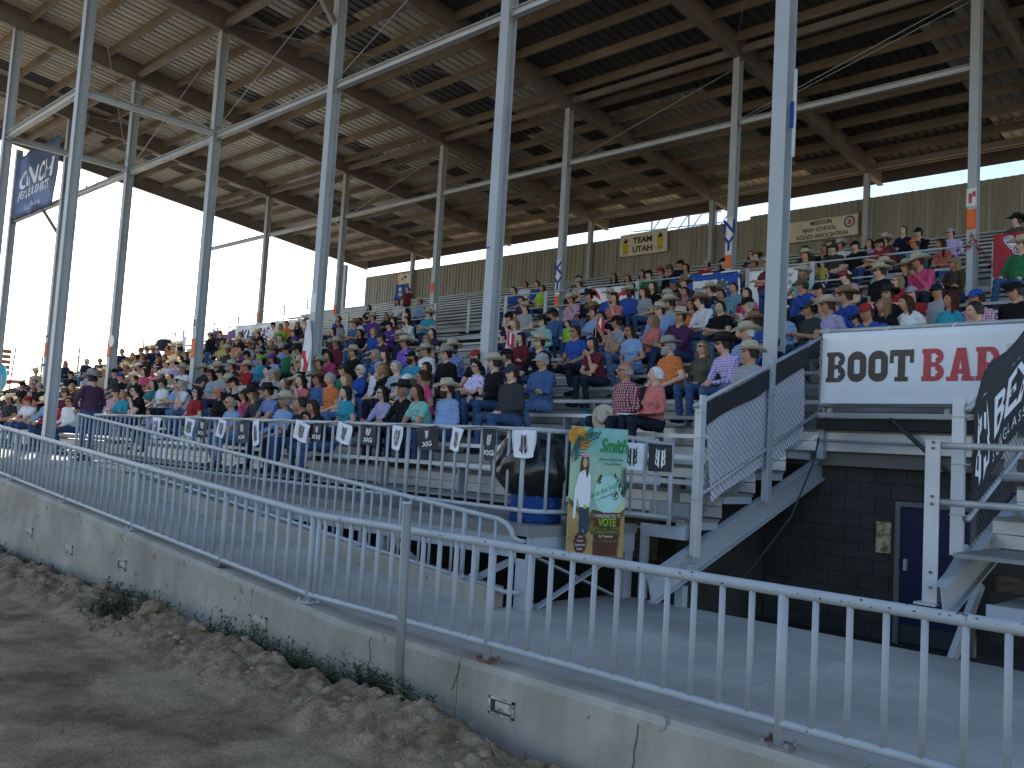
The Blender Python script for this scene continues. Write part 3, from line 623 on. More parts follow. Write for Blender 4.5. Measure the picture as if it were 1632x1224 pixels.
while x < 1.2:
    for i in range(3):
        m = roof_dark if sr.random() < min(.88, max(.10, (x+27)/15)) else roof_m  # more dark sheets towards the right, painting the shade under the roof
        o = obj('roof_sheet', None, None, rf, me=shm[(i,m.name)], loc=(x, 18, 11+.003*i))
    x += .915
obj('gable_trim', MB().beam((-42.2,5.7,zb_(5.7)+.42),(-42.2,30.8,zb_(30.8)+.42),.03,.5), steel_beam, rf)
obj('eave_trim', MB().box(-42.2,1.5,30.78,30.82,zb_(30.8)+.20,zb_(30.8)+.66), mat('eave_trim_paint', (.13,.11,.10), .6), rf)
birdm = mat('bird_spike', (.03,.03,.03), .6)
for k in range(1,6):      # dark clips standing on the front tie beam
    mb = MB()
    for j in range(5):
        x = XK(k+1)+1+j*1.05+sr.uniform(-.2,.2)
        for q in (-.05,.03,.09): mb.beam((x+q,12.0,8.745),(x+q+sr.uniform(-.06,.06),12.0,8.745+sr.uniform(.1,.17)),.016,.016)
    obj('bird_spike', mb, birdm, rf)
# rear wall of corrugated sheets
cw = root('rear_wall', (-20, 29.55, 7.3), 'weathered corrugated metal wall along the top row of seats', 'wall')
def wall_me(w, h):
    mb = MB(); pr = []; n = 4; p = w/n
    for i in range(n): pr += [(i*p,0),(i*p+p*.62,0),(i*p+p*.70,.032),(i*p+p*.92,.032)]
    pr.append((w+.025,-.001))
    for z in (0, h): mb.v += [(x,-d,z) for x, d in pr]
    c = len(pr); mb.f = [(i,i+1,c+i+1,c+i) for i in range(c-1)]; mb.m = [0]*len(mb.f)
    me = mb.mesh('wall_sheet'); me.materials.append(wall_m); return me
wmes = [wall_me(.915, 1.93), wall_me(.915, 1.86), wall_me(.915, 1.98)]
x = -40.6; i = 0
while x < 1:
    j = 1 if -19.2 < x < -17.3 else (2 if x > -17.4 else 0)
    obj('wall_sheet', None, None, cw, me=wmes[j], loc=(x, 29.52, 7.32)); x += .915; i += 1
obj('rear_light_blocker', MB().box(-45.1,1.0,29.70,29.72,GZ+.01,7.40), wall_m, cw)  # added unseen sheet, stops sun leaking through the tread gaps from behind
obj('end_light_blocker', MB().add([(-45.12,8.6,GZ+.01),(-45.12,29.7,GZ+.01),(-45.12,29.7,7.3),(-45.12,8.6,-.72),(-45.10,8.6,GZ+.01),(-45.10,29.7,GZ+.01),(-45.10,29.7,7.3),(-45.10,8.6,-.72)],[(0,1,2,3),(4,7,6,5),(0,4,5,1),(1,5,6,2),(2,6,7,3),(3,7,4,0)]), wall_m, cw)  # added unseen end sheet, keeps low sun out from under the seats
obj('girt', MB().box(-40.6,1.0,29.58,29.64,8.9,9.0).box(-40.6,1,29.58,29.64,7.9,8.0), purlin_m, cw)
fr_ = root('roof_stair_frame', (-22, 33, 9), 'grey steel stair frame seen behind the wall above the Team Utah banner', 'frame')
for a in range(6):
    x = -24.6+a*.75; obj('bar', MB().beam((x,33,9.4),(x+1.1,33.4,11.2),.05,.05), galv, fr_)
for z in (10.1,10.6,11.1): obj('bar', MB().beam((-25,33.2,z),(-20.3,33.2,z-.2),.05,.05), galv, fr_)
for x in (-24,-22,-20.6): obj('bar', MB().box(x,x+.07,33.2,33.27,8,11.2), galv, fr_)
# ------------------------------------------------------------------ people
def rotz(a): c, s = math.cos(a), math.sin(a); return np.array([[c,-s,0],[s,c,0],[0,0,1.]])
def rotx(a): c, s = math.cos(a), math.sin(a); return np.array([[1,0,0],[0,c,-s],[0,s,c]])
def head_pts(nu=18, nv=13):
    vs = []
    for j in range(nv+1):
        ph = math.pi*j/nv
        for i in range(nu):
            th = 2*math.pi*i/nu; x, y, z = math.sin(ph)*math.sin(th), -math.sin(ph)*math.cos(th), math.cos(ph)
            X, Y, Z = x*.075, y*.096, z*.116
            if z < 0: X *= 1-.30*(-z)**1.3; Y *= 1-.10*(-z) if y < 0 else 1-.25*(-z)
            fr = max(0, -y)
            Y -= fr*.026*math.exp(-(x/.16)**2)*math.exp(-((z+.10)/.17)**2)          # nose
            Y -= fr*.008*math.exp(-(x/.45)**2)*math.exp(-((z-.22)/.1)**2)           # brow
            Y += fr*.010*math.exp(-((abs(x)-.36)/.15)**2)*math.exp(-((z-.06)/.1)**2) # eye sockets
            Y -= fr*.010*math.exp(-(x/.3)**2)*math.exp(-((z+.86)/.16)**2)           # chin
            vs.append((X, Y, Z))
    fs = [(j*nu+i, j*nu+(i+1)%nu, (j+1)*nu+(i+1)%nu, (j+1)*nu+i) for j in range(nv) for i in range(nu)]
    return np.array(vs), fs
HV, HF = head_pts()
def capsule(mb, p0, p1, r0, r1, n=10):
    p0, p1 = np.array(p0,float), np.array(p1,float); d = p1-p0; L = np.linalg.norm(d); d = d/max(L,1e-6)
    a = np.cross(d, (0,0,1.) if abs(d[2]) < .9 else (1.,0,0)); a /= np.linalg.norm(a); b = np.cross(d, a); rs = []
    for t in (-80,-45,0): rs.append((p0+d*r0*math.sin(R_(t)), r0*math.cos(R_(t))))
    for t in (0,45,80): rs.append((p1+d*r1*math.sin(R_(t)), r1*math.cos(R_(t))))
    mb.rings([[c+(a*math.cos(2*math.pi*i/n)+b*math.sin(2*math.pi*i/n))*r for i in range(n)] for c, r in rs])
SKIN, SHIRT, PANTS, SHOE, FORE, EYE, LIP, SHIN = range(8)
def build_body(pose, fem, hy, seed=0):
    """one continuous remeshed body facing -Y; origin on the seat (or floor when standing); returns mesh and head matrix"""
    br = random.Random(seed); stand = pose in ('stand','standx','hips')
    sw = .150 if fem else .178; hw = .105 if fem else .092
    pz = .95 if stand else .10; pel = np.array((0, 0, pz))
    lean = {'knees':.14,'clasp':.42,'cross':.02,'lap':.08,'chin':.40,'stand':0,'standx':-.04,'hips':0}[pose]
    tw = hy*.38; Rt = rotz(tw)@rotx(lean)
    T = lambda x, y, z: pel+Rt@np.array((x, y, z))
    seg = []; mb = MB()
    def cap(p, q, r0, r1, t): seg.append((np.array(p,float), np.array(q,float), r0, r1, t)); capsule(mb, p, q, r0, r1)
    # torso as elliptical loft
    prof = [(-.10,.150+.02*fem,.115,0),(-.03,.172+.012*fem,.135,.0),(.06,.165 if not fem else .158,.132,-.005),(.18,.155 if not fem else .132,.122,-.012),(.30,.168 if not fem else .146,.122,-.014),(.38,.175 if not fem else .150,.116,-.008),(.45,.150 if not fem else .128,.095,.0),(.50,.085,.068,.004)]
    if not fem and seed % 3 == 0: prof = [(z, rx*1.1, ry*(1.25 if .0 < z < .3 else 1.08), y-.02*(0 < z < .3)) for z, rx, ry, y in prof]
    n = 16; mb.rings([[tuple(T(rx*math.cos(2*math.pi*i/n), yo+ry*math.sin(2*math.pi*i/n), z)) for i in range(n)] for z, rx, ry, yo in prof])
    seg.append((T(0,0,.07), T(0,-.005,.36), .155, .15, SHIRT)); seg.append((T(0,0,-.08), T(0,0,-.02), .16, .16, PANTS)); seg.append((T(-.1,0,.42), T(.1,0,.42), .09, .09, SHIRT))
    if fem:
        for s in (-1, 1): cap(T(s*.065,-.085,.29), T(s*.066,-.10,.28), .062, .055, SHIRT)
    nk = T(0,.005,.50); Rh = rotz(hy)@rotx(-.02 if pose != 'chin' else .06)
    hc = T(0,0,.50)+rotz(tw)@np.array((0,-.018-.05*lean,.155))
    cap(nk-np.array((0,0,.02)), hc-np.array((0,0,.05))+Rh@np.array((0,.022,0)), .056, .052, SKIN)
    cap(T(-sw*.55,0,.475), T(sw*.55,0,.475), .055, .055, SHIRT)
    mb.add(hc+HV@Rh.T, HF); seg.append((hc+np.array((0,0,.04)), hc-np.array((0,0,.03)), .088, .082, SKIN))
    for s in (-1, 1): cap(hc+Rh@np.array((s*.070,.012,-.002)), hc+Rh@np.array((s*.073,.02,.018)), .012, .014, SKIN)
    # arms: elbow and wrist targets (s = side)
    hands = []
    for s in (-1, 1):
        sh = T(s*sw, .0, .445)
        if pose == 'knees': el, wr = pel+np.array((s*.25,-.08,.20)), pel+np.array((s*.15,-.335,.075))
        elif pose == 'clasp': el, wr = pel+np.array((s*.175,-.33,.125)), pel+np.array((s*.035,-.50,.10))
        elif pose == 'cross': el, wr = T(s*.235,-.10,.20), T(-s*.07,-.20-.035*s,.235+.02*s)
        elif pose == 'standx': el, wr = T(s*.245,-.09,.19), T(-s*.07,-.20-.035*s,.215+.02*s)
        elif pose == 'lap': el, wr = T(s*.235,-.01,.18), pel+np.array((s*.05,-.225,.085))
        elif pose == 'chin': 
            if s > 0: el, wr = pel+np.array((.14,-.31,.12)), hc+Rh@np.array((.03,-.105,-.225))
            else: el, wr = pel+np.array((-.20,-.22,.12)), pel+np.array((.06,-.34,.09))
        elif pose == 'hips': el, wr = T(s*.30,-.02,.20), T(s*.20,-.12,.06)
        else: el, wr = T(s*.235,.02,.17), T(s*.225,-.07,-.07)
        cap(sh, sh+(el-sh)*.55, .060 if not fem else .052, .050, SHIRT); cap(sh+(el-sh)*.5, el, .050, .043 if not fem else .038, FORE)
        cap(el, wr, .043 if not fem else .037, .029 if not fem else .026, FORE)
        hands.append((s, el, wr))
    # legs
    for s in (-1, 1):
        if stand:
            hp, kn, an = np.array((s*hw,0,.92)), np.array((s*(hw+.015),-.02,.50)), np.array((s*(hw+.03),.02,.09))
            cap(hp, kn, .092, .062, PANTS); cap(kn, an, .060, .046, SHIN); cap(an+np.array((0,.02,-.035)), an+np.array((s*.02,-.15,-.05)), .045, .038, SHOE)
        else:
            sp = .13+.04*(seed%3) if not fem else .085+.02*(seed%3)
            hp, kn, an = np.array((s*hw,-.02,.085)), np.array((s*sp,-.44,.085)), np.array((s*(sp+.01),-.42+.08*((seed+ (s>0))%2),-.335))
            cap(hp, kn, .088, .066, PANTS); cap(kn, an, .063, .046, SHIN); cap(an+np.array((0,.02,-.04)), an+np.array((s*.02,-.155,-.055)), .045, .038, SHOE)
    for s, el, wr in hands:
        d = (wr-el)/np.linalg.norm(wr-el); cap(wr, wr+d*.065, .028, .034, SKIN)
    me = mb.mesh('raw'); ro = bpy.data.objects.new('raw', me); COL.objects.link(ro)
    md = ro.modifiers.new('r', 'REMESH'); md.mode = 'VOXEL'; md.voxel_size = .0145; md.use_smooth_shade = True
    sm = ro.modifiers.new('s', 'SMOOTH'); sm.factor = .5; sm.iterations = 2
    dg = bpy.context.evaluated_depsgraph_get(); out = bpy.data.meshes.new_from_object(ro.evaluated_get(dg)); bpy.data.objects.remove(ro); bpy.data.meshes.remove(me)
    nf = len(out.polygons); ce = np.empty(nf*3); out.polygons.foreach_get('center', ce); ce = ce.reshape(-1,3)
    best = np.full(nf, 9.); lab = np.zeros(nf, int)
    for p, q, r0, r1, t in seg:
        d = q-p; L2 = max(d@d, 1e-9); u = np.clip((ce-p)@d/L2, 0, 1); dist = np.linalg.norm(ce-p-u[:,None]*d, axis=1)-(r0+(r1-r0)*u)
        k = dist < best; best[k] = dist[k]; lab[k] = t
    hl = (ce-hc)@Rh       # head space: eyes, mouth, keep the whole head skin
    inh = (np.abs(hl[:,0]) < .1) & (np.abs(hl[:,1]) < .125) & (hl[:,2] > -.105) & (hl[:,2] < .13); lab[inh] = SKIN
    eye = inh & (np.abs(np.abs(hl[:,0])-.030) < .013) & (np.abs(hl[:,2]-.012) < .008) & (hl[:,1] < -.06); lab[eye] = EYE
    lip = inh & (np.abs(hl[:,0]) < .021) & (np.abs(hl[:,2]+.058) < .0075) & (hl[:,1] < -.05); lab[lip] = LIP
    # cloth folds
    nv = len(out.vertices); co = np.empty(nv*3); out.vertices.foreach_get('co', co); co = co.reshape(-1,3)
    no = np.empty(nv*3); out.vertices.foreach_get('normal', no); no = no.reshape(-1,3)
    hv = np.linalg.norm(co-hc, axis=1) < .15
    w = .0062*np.sin(co[:,2]*46+co[:,0]*31+seed)*np.sin(co[:,0]*38-co[:,1]*27+seed*2)+.0042*np.sin(co[:,2]*95+co[:,1]*60); w[hv] = 0
    co = co+no*w[:,None]; out.vertices.foreach_set('co', co.ravel()); out.polygons.foreach_set('material_index', lab.astype(np.int32))
    # fingers rooted in the palm
    fb = MB()
    for s, el, wr in hands:
        d = (wr-el)/np.linalg.norm(wr-el); side = np.cross(d, (0,0,1.)); side /= max(np.linalg.norm(side),1e-6); dn = np.cross(side, d); dn = dn if dn[2] < 0 else -dn
        pb = wr+d*.075
        for q, ln in zip((-1.5,-.5,.5,1.5), (.058,.070,.066,.050)):
            a = pb+side*q*.0165; b = a+d*ln*.55+dn*.012; c = b+d*ln*.35+dn*.03
            fb.path([a-d*.02, b, c], .0088, 6)
        th = wr+d*.03-side*s*.028; fb.path([th, th+d*.025-side*s*.022+dn*.008, th+d*.055-side*s*.022+dn*.02], .0098, 6)
    bm = bmesh.new(); bm.from_mesh(out); base = [bm.verts.new(v) for v in fb.v]
    for f in fb.f:
        try: nf_ = bm.faces.new([base[i] for i in f]); nf_.material_index = SKIN; nf_.smooth = True
        except ValueError: pass
    bm.to_mesh(out); bm.free()
    M4 = Matrix([[*Rh[0], hc[0]], [*Rh[1], hc[1]], [*Rh[2], hc[2]], [0,0,0,1]])
    return out, M4
# --- colours
def fab(name, c, **k): return mat('fabric_'+name, c, .88, var=.12, scale=7, bump=.22, bscale=22, spec=.15, **k)
CLR = dict(navy=(.018,.026,.07), black=(.016,.016,.018), charcoal=(.06,.063,.07), white=(.74,.75,.78), red=(.48,.022,.03), maroon=(.20,.022,.04), royal=(.02,.10,.50), sky=(.30,.47,.80), denim=(.07,.16,.36), teal=(.03,.22,.26), turquoise=(.02,.42,.56), aqua=(.28,.66,.58), green=(.03,.24,.09), lime=(.25,.62,.06), neon=(.52,.90,.04), orange=(.88,.22,.03), coral=(.85,.22,.19), hotpink=(.80,.07,.24), pink=(.72,.40,.47), purple=(.13,.05,.38), lavender=(.48,.43,.72), grey=(.33,.34,.37), olive=(.12,.125,.085), brown=(.085,.055,.04), tan=(.42,.32,.2), yellow=(.70,.60,.10), plum=(.10,.03,.11))
WORD = dict(sky='light blue', royal='bright blue', denim='dark denim blue', neon='neon yellow green', hotpink='hot pink', aqua='mint green', redplaid='red and white plaid', blueplaid='blue plaid', purpleplaid='purple plaid', pinkplaid='pink plaid', tealplaid='teal plaid', greyplaid='grey plaid', floral='white and purple floral', purplefloral='purple patterned', plumplaid='dark purple plaid')
for k, v in CLR.items():
    m_ = sum(v)/3; q_ = .92 if k in ('white','grey') else .72; fab(k, tuple((c*.88+m_*.12)*q_ for c in v))
plaid('fabric_redplaid', (.30,.03,.05), (.62,.55,.55), (.05,.01,.02)); plaid('fabric_blueplaid', (.10,.18,.48), (.55,.6,.75), (.03,.05,.16)); plaid('fabric_purpleplaid', (.66,.63,.78), (.22,.10,.50), (.30,.16,.55))
plaid('fabric_pinkplaid', (.50,.24,.36), (.80,.70,.76), (.30,.10,.2)); plaid('fabric_tealplaid', (.04,.20,.27), (.55,.68,.72), (.02,.06,.12)); plaid('fabric_greyplaid', (.32,.34,.40), (.60,.62,.66), (.12,.14,.2)); plaid('fabric_plumplaid', (.075,.03,.065), (.16,.07,.11), (.03,.012,.03), 60)
floral('fabric_floral', (.62,.58,.80), (.20,.12,.42), 16); floral('fabric_purplefloral', (.14,.05,.40), (.36,.24,.62), 24, .55)
JEANS = [fab('jeans_a', (.05,.09,.19)), fab('jeans_b', (.035,.055,.12)), fab('jeans_c', (.10,.16,.29)), fab('jeans_d', (.02,.025,.04))]
SKINS = [mat('skin_%d' % i, c, .55, var=.08, scale=14, spec=.35) for i, c in enumerate([(.62,.36,.25),(.52,.28,.18),(.68,.42,.31),(.42,.21,.13)])]
SKIN_D = mat('skin_deep', (.10,.05,.03), .5, var=.08)
EYEM = mat('eye_dark', (.05,.035,.03), .4); LIPM = mat('lip', (.42,.16,.13), .5); SHOEM = [mat('boot_leather', (.06,.035,.02), .5, var=.2), mat('dark_shoe', (.03,.03,.032), .6)]
HAIRC = dict(d=(.018,.012,.009), r=(.085,.045,.024), y=(.42,.29,.14), g=(.30,.29,.28), w=(.62,.61,.58), e=(.16,.035,.015), l=(.22,.14,.075))
HW = dict(d='dark', r='brown', y='blonde', g='grey', w='white', e='red', l='light brown')
HAIRM = {k: mat('hair_'+k, v, .6, var=.35, scale=30, stretch=(1,1,.2), bump=.3, bscale=60) for k, v in HAIRC.items()}
HATM = dict(cs=mat('straw_hat', (.78,.71,.56), .8, var=.1, scale=30, bump=.15, bscale=120), cw=mat('white_hat', (.76,.75,.71), .8, var=.05), ct=mat('tan_hat', (.42,.30,.17), .85, var=.1), ck=mat('black_hat', (.014,.013,.013), .8, var=.2), cg=mat('grey_hat', (.27,.25,.24), .85, var=.08), cb=mat('brown_hat', (.14,.095,.055), .85, var=.12))
HATW = dict(cs='cream straw cowboy hat', cw='white cowboy hat', ct='tan cowboy hat', ck='black cowboy hat', cg='grey cowboy hat', cb='brown cowboy hat')
CAPC = dict(bk=('black',)*2, bw=('white',)*2, br=('red',)*2, bb=('royal',)*2, bn=('navy',)*2, bg=('lime',)*2, bo=('orange','lavender'), bt=('red','white'), by=('grey',)*2, bx=('charcoal',)*2, bm=('navy','white'), bd=('black','white'), bp=('purple',)*2, bc=('olive',)*2)
CAPW = dict(bk='black cap', bw='white cap', br='red cap', bb='blue cap', bn='navy cap', bg='lime green cap', bo='orange and lilac cap', bt='red and white cap', by='grey cap', bx='charcoal cap', bm='navy and white cap', bd='black and white cap', bp='purple cap', bc='olive cap')
BANDM = mat('hat_band', (.10,.06,.035), .6)
def translucent(m, k):
    nt = m.node_tree; b = nt.nodes['Principled BSDF']; o = next(n for n in nt.nodes if n.type == 'OUTPUT_MATERIAL'); t = nt.nodes.new('ShaderNodeBsdfTranslucent'); x = nt.nodes.new('ShaderNodeMixShader')
    nt.links.new(b.inputs['Base Color'].links[0].from_socket, t.inputs[0]); x.inputs[0].default_value = k; nt.links.new(b.outputs[0], x.inputs[1]); nt.links.new(t.outputs[0], x.inputs[2]); nt.links.new(x.outputs[0], o.inputs[0])
for m_ in (HATM['cs'], HATM['cw'], HATM['ct']): translucent(m_, .55)
for k_ in 'yrle': translucent(HAIRM[k_], .5)
# --- hats and hair in head space (face towards -Y)
def cowboy_mesh(curl=.055, crown=.125, br=(.178,.212)):
    mb = MB(); n = 28; zs = .062; r = []
    for t, rad, z in ((0,1.0,0),(.2,.97,.03),(.5,.90,.075),(.8,.80,crown*.93),(.93,.64,crown),(1,.30,crown*.92)):
        ring = []
        for i in range(n):
            a = 2*math.pi*i/n; x, y = math.sin(a)*.088*rad, -math.cos(a)*.108*rad; zz = z
            if t > .7: zz -= .026*math.exp(-(x/.030)**2)*(1 if t > .9 else .4)+.012*(y/.1 if y < 0 else .15*y/.1)*0
            if t > .45 and y < -.02: x *= 1-.24*(t-.3)
            ring.append((x, y, zs+zz))
        r.append(ring)
    mb.rings(r, 0); mb.rings([[(math.sin(2*math.pi*i/n)*.0905*k, -math.cos(2*math.pi*i/n)*.1105*k, zs+z) for i in range(n)] for z, k in ((.004,1),(.028,.985))], 1, False)
    br_ = []
    for t in (0,.25,.5,.75,1,1.0,.75,.5,.25,0):
        lo = len(br_) >= 5; ring = []
        for i in range(n):
            a = 2*math.pi*i/n; sx, sy = math.sin(a), -math.cos(a)
            x, y = sx*(.086+(br[0]-.086)*t), sy*(.106+(br[1]-.106)*t); z = curl*(abs(sx)**2.2)*t**1.7-.026*(abs(sy)**2.5)*t**1.4
            x *= 1-.13*abs(sx)**2*t
            ring.append((x, y, zs+z-(.006 if lo else 0)))
        br_.append(ring)
    mb.rings(br_, 0, False); return mb
def cap_mesh():
    mb = MB(); n = 20; rs = []; zs = .045
    for t in (0,.25,.5,.75,.95): rs.append([(math.sin(2*math.pi*i/n)*.086*math.cos(t*1.5), .004-math.cos(2*math.pi*i/n)*.107*math.cos(t*1.5), zs+.092*math.sin(t*1.5)) for i in range(n)])
    f0 = len(mb.f); mb.rings(rs, 0)
    for k in range(f0, len(mb.f)):
        c = np.mean([mb.v[i] for i in mb.f[k]], axis=0)
        if c[1] > .005: mb.m[k] = 1
    v = []
    for z in (0,-.006):
        for t in (0,.5,1):
            for i in range(9):
                a = R_(-62+124*i/8); v.append((math.sin(a)*.083*(1+.02*t), -math.cos(a)*.100-.078*t*math.cos(a*.9), zs+.004+z-.022*t-.016*(abs(math.sin(a))**2)*t))
    f = []
    for l in (0,27):
        for j in range(2):
            for i in range(8): f.append((l+j*9+i, l+j*9+i+1, l+(j+1)*9+i+1, l+(j+1)*9+i))
    f += [(18+i,18+i+1,45+i+1,45+i) for i in range(8)]; mb.add(v, f, 0); mb.rings([[(math.sin(6.283*i/6)*.008, math.cos(6.283*i/6)*.008, zs+.092+z) for i in range(6)] for z in (-.002,.006)]); return mb
def hair_mesh(style, seed=0):
    mb = MB(); hr = random.Random(seed); nu, nv = 22, 12
    depth = {'s':-.045,'x':-.05,'b':-.085,'l':-.10,'p':-.05,'u':-.05}[style]
    if style != 'x' :
        rows_ = []
        for j in range(nv+1):
            ring = []
            for i in range(nu):
                a = 2*math.pi*i/nu; bk = (1-math.cos(a))/2     # 0 at the face, 1 behind
                zlow = (.066+.012*math.sin(a*3+seed) if bk < .20 else .066+(depth-.066)*min(1,(bk-.20)/.2))+hr.uniform(-.006,.006); t = j/nv
                ph = t*math.acos(max(-1, min(1, zlow/.126)))
                k = 1.0+.085*hr.uniform(-.6,1)+(.04 if style in 'bl' else 0)
                ring.append((math.sin(a)*.082*math.sin(ph)*k, .006-math.cos(a)*.104*math.sin(ph)*k, .128*math.cos(ph)*(1+.015*hr.uniform(-1,1))))
            rows_.append(ring)
        mb.rings(rows_, 0, False)
    else:
        for z0 in (0,):
            mb.rings([[(math.sin(R_(75+210*i/14))*.083*k, .006-math.cos(R_(75+210*i/14))*.103*k, z) for i in range(15)] for z, k in ((.02,.985),(.0,1.0),(-.03,.985),(-.045,.95))], 0, False)
    if style in 'bl':
        ln = -.13 if style == 'b' else -.30; rs = []
        for t in (0,.2,.4,.6,.8,1):
            z = -.02+(ln+.02)*t; w = (.092+.018*math.sin(t*2.6)) if style == 'b' else .09+.02*math.sin(t*2.4)-.022*t; dpt = .098-.028*t*(style == 'l') ; ring = []
            for i in range(19):
                a = R_(62+236*i/18); k = 1+.07*hr.uniform(-1,1); ring.append((math.sin(a)*w*k, .012-math.cos(a)*dpt*k+.018*t, z+.01*hr.uniform(-1,1)))
            for i in range(18,-1,-1):
                a = R_(66+228*i/18); ring.append((math.sin(a)*w*.72, .012-math.cos(a)*dpt*.72+.018*t, z))
            rs.append(ring)
        mb.rings(rs, 0)
    if style == 'p':
        mb.path([(0,.095,.03),(0,.135,.0),(.005,.14,-.08),(.01,.125,-.17),(.012,.115,-.23)], .028, 8); mb.path([(0,.1,.02),(0,.13,.005)], .022, 8)
    return mb
def glasses_mesh():
    mb = MB()
    for s in (-1, 1):
        mb.rings([[(s*(.033+.024*math.cos(t)*k), -.100-.002*k+y+.012*abs(math.cos(t))*(s*math.cos(t) > 0), .012+.017*math.sin(t)*k) for t in [2*math.pi*i/10 for i in range(10)]] for y, k in ((.006,1),(-.003,1),(-.006,.7))])
        mb.beam((s*.058,-.088,.016),(s*.082,.02,.012),.004,.008)
    mb.beam((-.012,-.104,.018),(.012,-.104,.018),.004,.006); return mb
_parts = {}
def part_me(key, mb, mats_):
    if key not in _parts:
        me = mb().mesh(key[0], None, True)
        for m in mats_: me.materials.append(m)
        _parts[key] = me
    return _parts[key]
_bodies = {}
LEV = [-.95,-.5,0.,.45]
def body(pose, fem, yawr, seed):
    li = min(range(4), key=lambda i: abs(LEV[i]-yawr)); k = (pose, fem, li, seed%3 if pose in ('knees','cross','clasp') and not fem else seed%2)
    if k not in _bodies:
        me, M4 = build_body(pose, fem, LEV[li], k[3])
        me.name = 'person'
        for _ in range(8): me.materials.append(None)
        _bodies[k] = (me, M4)
    return _bodies[k]
FOCUS = Vector((-18.5,-7.5,0))
used_labels = {}
def person(loc, sex, hat, shirt, sleeve, hair, flags, pose, label, group, yaw=None, scale=1.):
    fem = sex == 'w'; pr_ = random.Random(hash((round(loc[0],2), round(loc[1],2))) if False else int(abs(loc[0])*977+abs(loc[1])*131))
    d = FOCUS-Vector(loc); psi = math.atan2(d.x, -d.y)         # turn about Z: 0 faces -Y, + towards +X
    if yaw is not None: psi = yaw
    psi += pr_.gauss(0,.12); psi = max(-1.35, min(1.0, psi)); stand = pose in ('stand','standx','hips')
    oz = max(-.42, min(.42, psi*.38)) if not stand else psi*.8
    me, M4 = body(pose, fem, psi-oz, pr_.randint(0, 5))
    o = bpy.data.objects.new('person', me); COL.objects.link(o); o.location = loc; o.rotation_euler = (pr_.gauss(0,.05)-.02, pr_.gauss(0,.055), oz) if not stand else (0,0,oz)
    s = scale*pr_.uniform(.96,1.04)*(.95 if fem else 1.0); o.scale = (s*1.22,s*1.19,s*1.13) if not stand else (scale*1.08,scale*1.08,scale*1.02)
    sh = _mats['fabric_'+shirt]; sk = SKIN_D if 'd' in flags else pr_.choice(SKINS); jn = pr_.choice(JEANS)
    if 'k' in flags: jn = JEANS[3]
    ms = [sk, sh, jn, pr_.choice(SHOEM), sh if sleeve == 'l' else sk, EYEM, LIPM, sk if 'h' in flags else jn]
    for i, m in enumerate(ms): o.material_slots[i].link = 'OBJECT'; o.material_slots[i].material = m
    tag(o, label, 'person', group)
    def child(name, cme, mats_=None, mloc=None):
        c = bpy.data.objects.new(name, cme); COL.objects.link(c); c.parent = o; c.matrix_local = M4 if mloc is None else M4@mloc
        if mats_:
            for i, m in enumerate(mats_): c.material_slots[i].link = 'OBJECT'; c.material_slots[i].material = m
    if hair and hair != '-':
        st, hc_ = hair[0], hair[1]
        child('hair', part_me(('hair',st,pr_.randint(0,2)), lambda: hair_mesh(st, pr_.randint(0,99)), [None]), [HAIRM[hc_]])
    if hat in HATM: 
        v = pr_.randint(0,2); child('cowboy_hat', part_me(('cowboy_hat',v), lambda: cowboy_mesh((.05,.07,.035)[v], (.12,.13,.115)[v], ((.18,.205),(.185,.22),(.175,.205))[v]), [None,None]), [HATM[hat], BANDM if hat in ('cs','ct','cw') and v else HATM[hat]], Matrix.Rotation(R_(pr_.uniform(2,11)),4,'X'))
    elif hat in CAPC: child('cap', part_me(('cap',), cap_mesh, [None,None]), [_mats['fabric_'+c] for c in CAPC[hat]], Matrix.Rotation(R_(pr_.uniform(0,10)),4,'X'))
    if 'g' in flags: child('sunglasses', part_me(('sunglasses',), glasses_mesh, [mat('dark_lens', (.012,.012,.014), .15, spec=.6)]))
    if 'B' in flags:
        def beard():
            mb = MB(); rs = []
            for z, k in ((-.03,1.02),(-.07,1.03),(-.105,1.0),(-.13,.8)): rs.append([(math.sin(R_(-75+150*i/10))*.070*k*(1-max(0,-z-.05)*3), -.012-math.cos(R_(-75+150*i/10))*.088*k, z) for i in range(11)])
            mb.rings(rs, 0, False); return mb
        child('beard', part_me(('beard',), beard, [None]), [HAIRM[hair[1] if hair[0] != 'x' else 'g']])
    return o
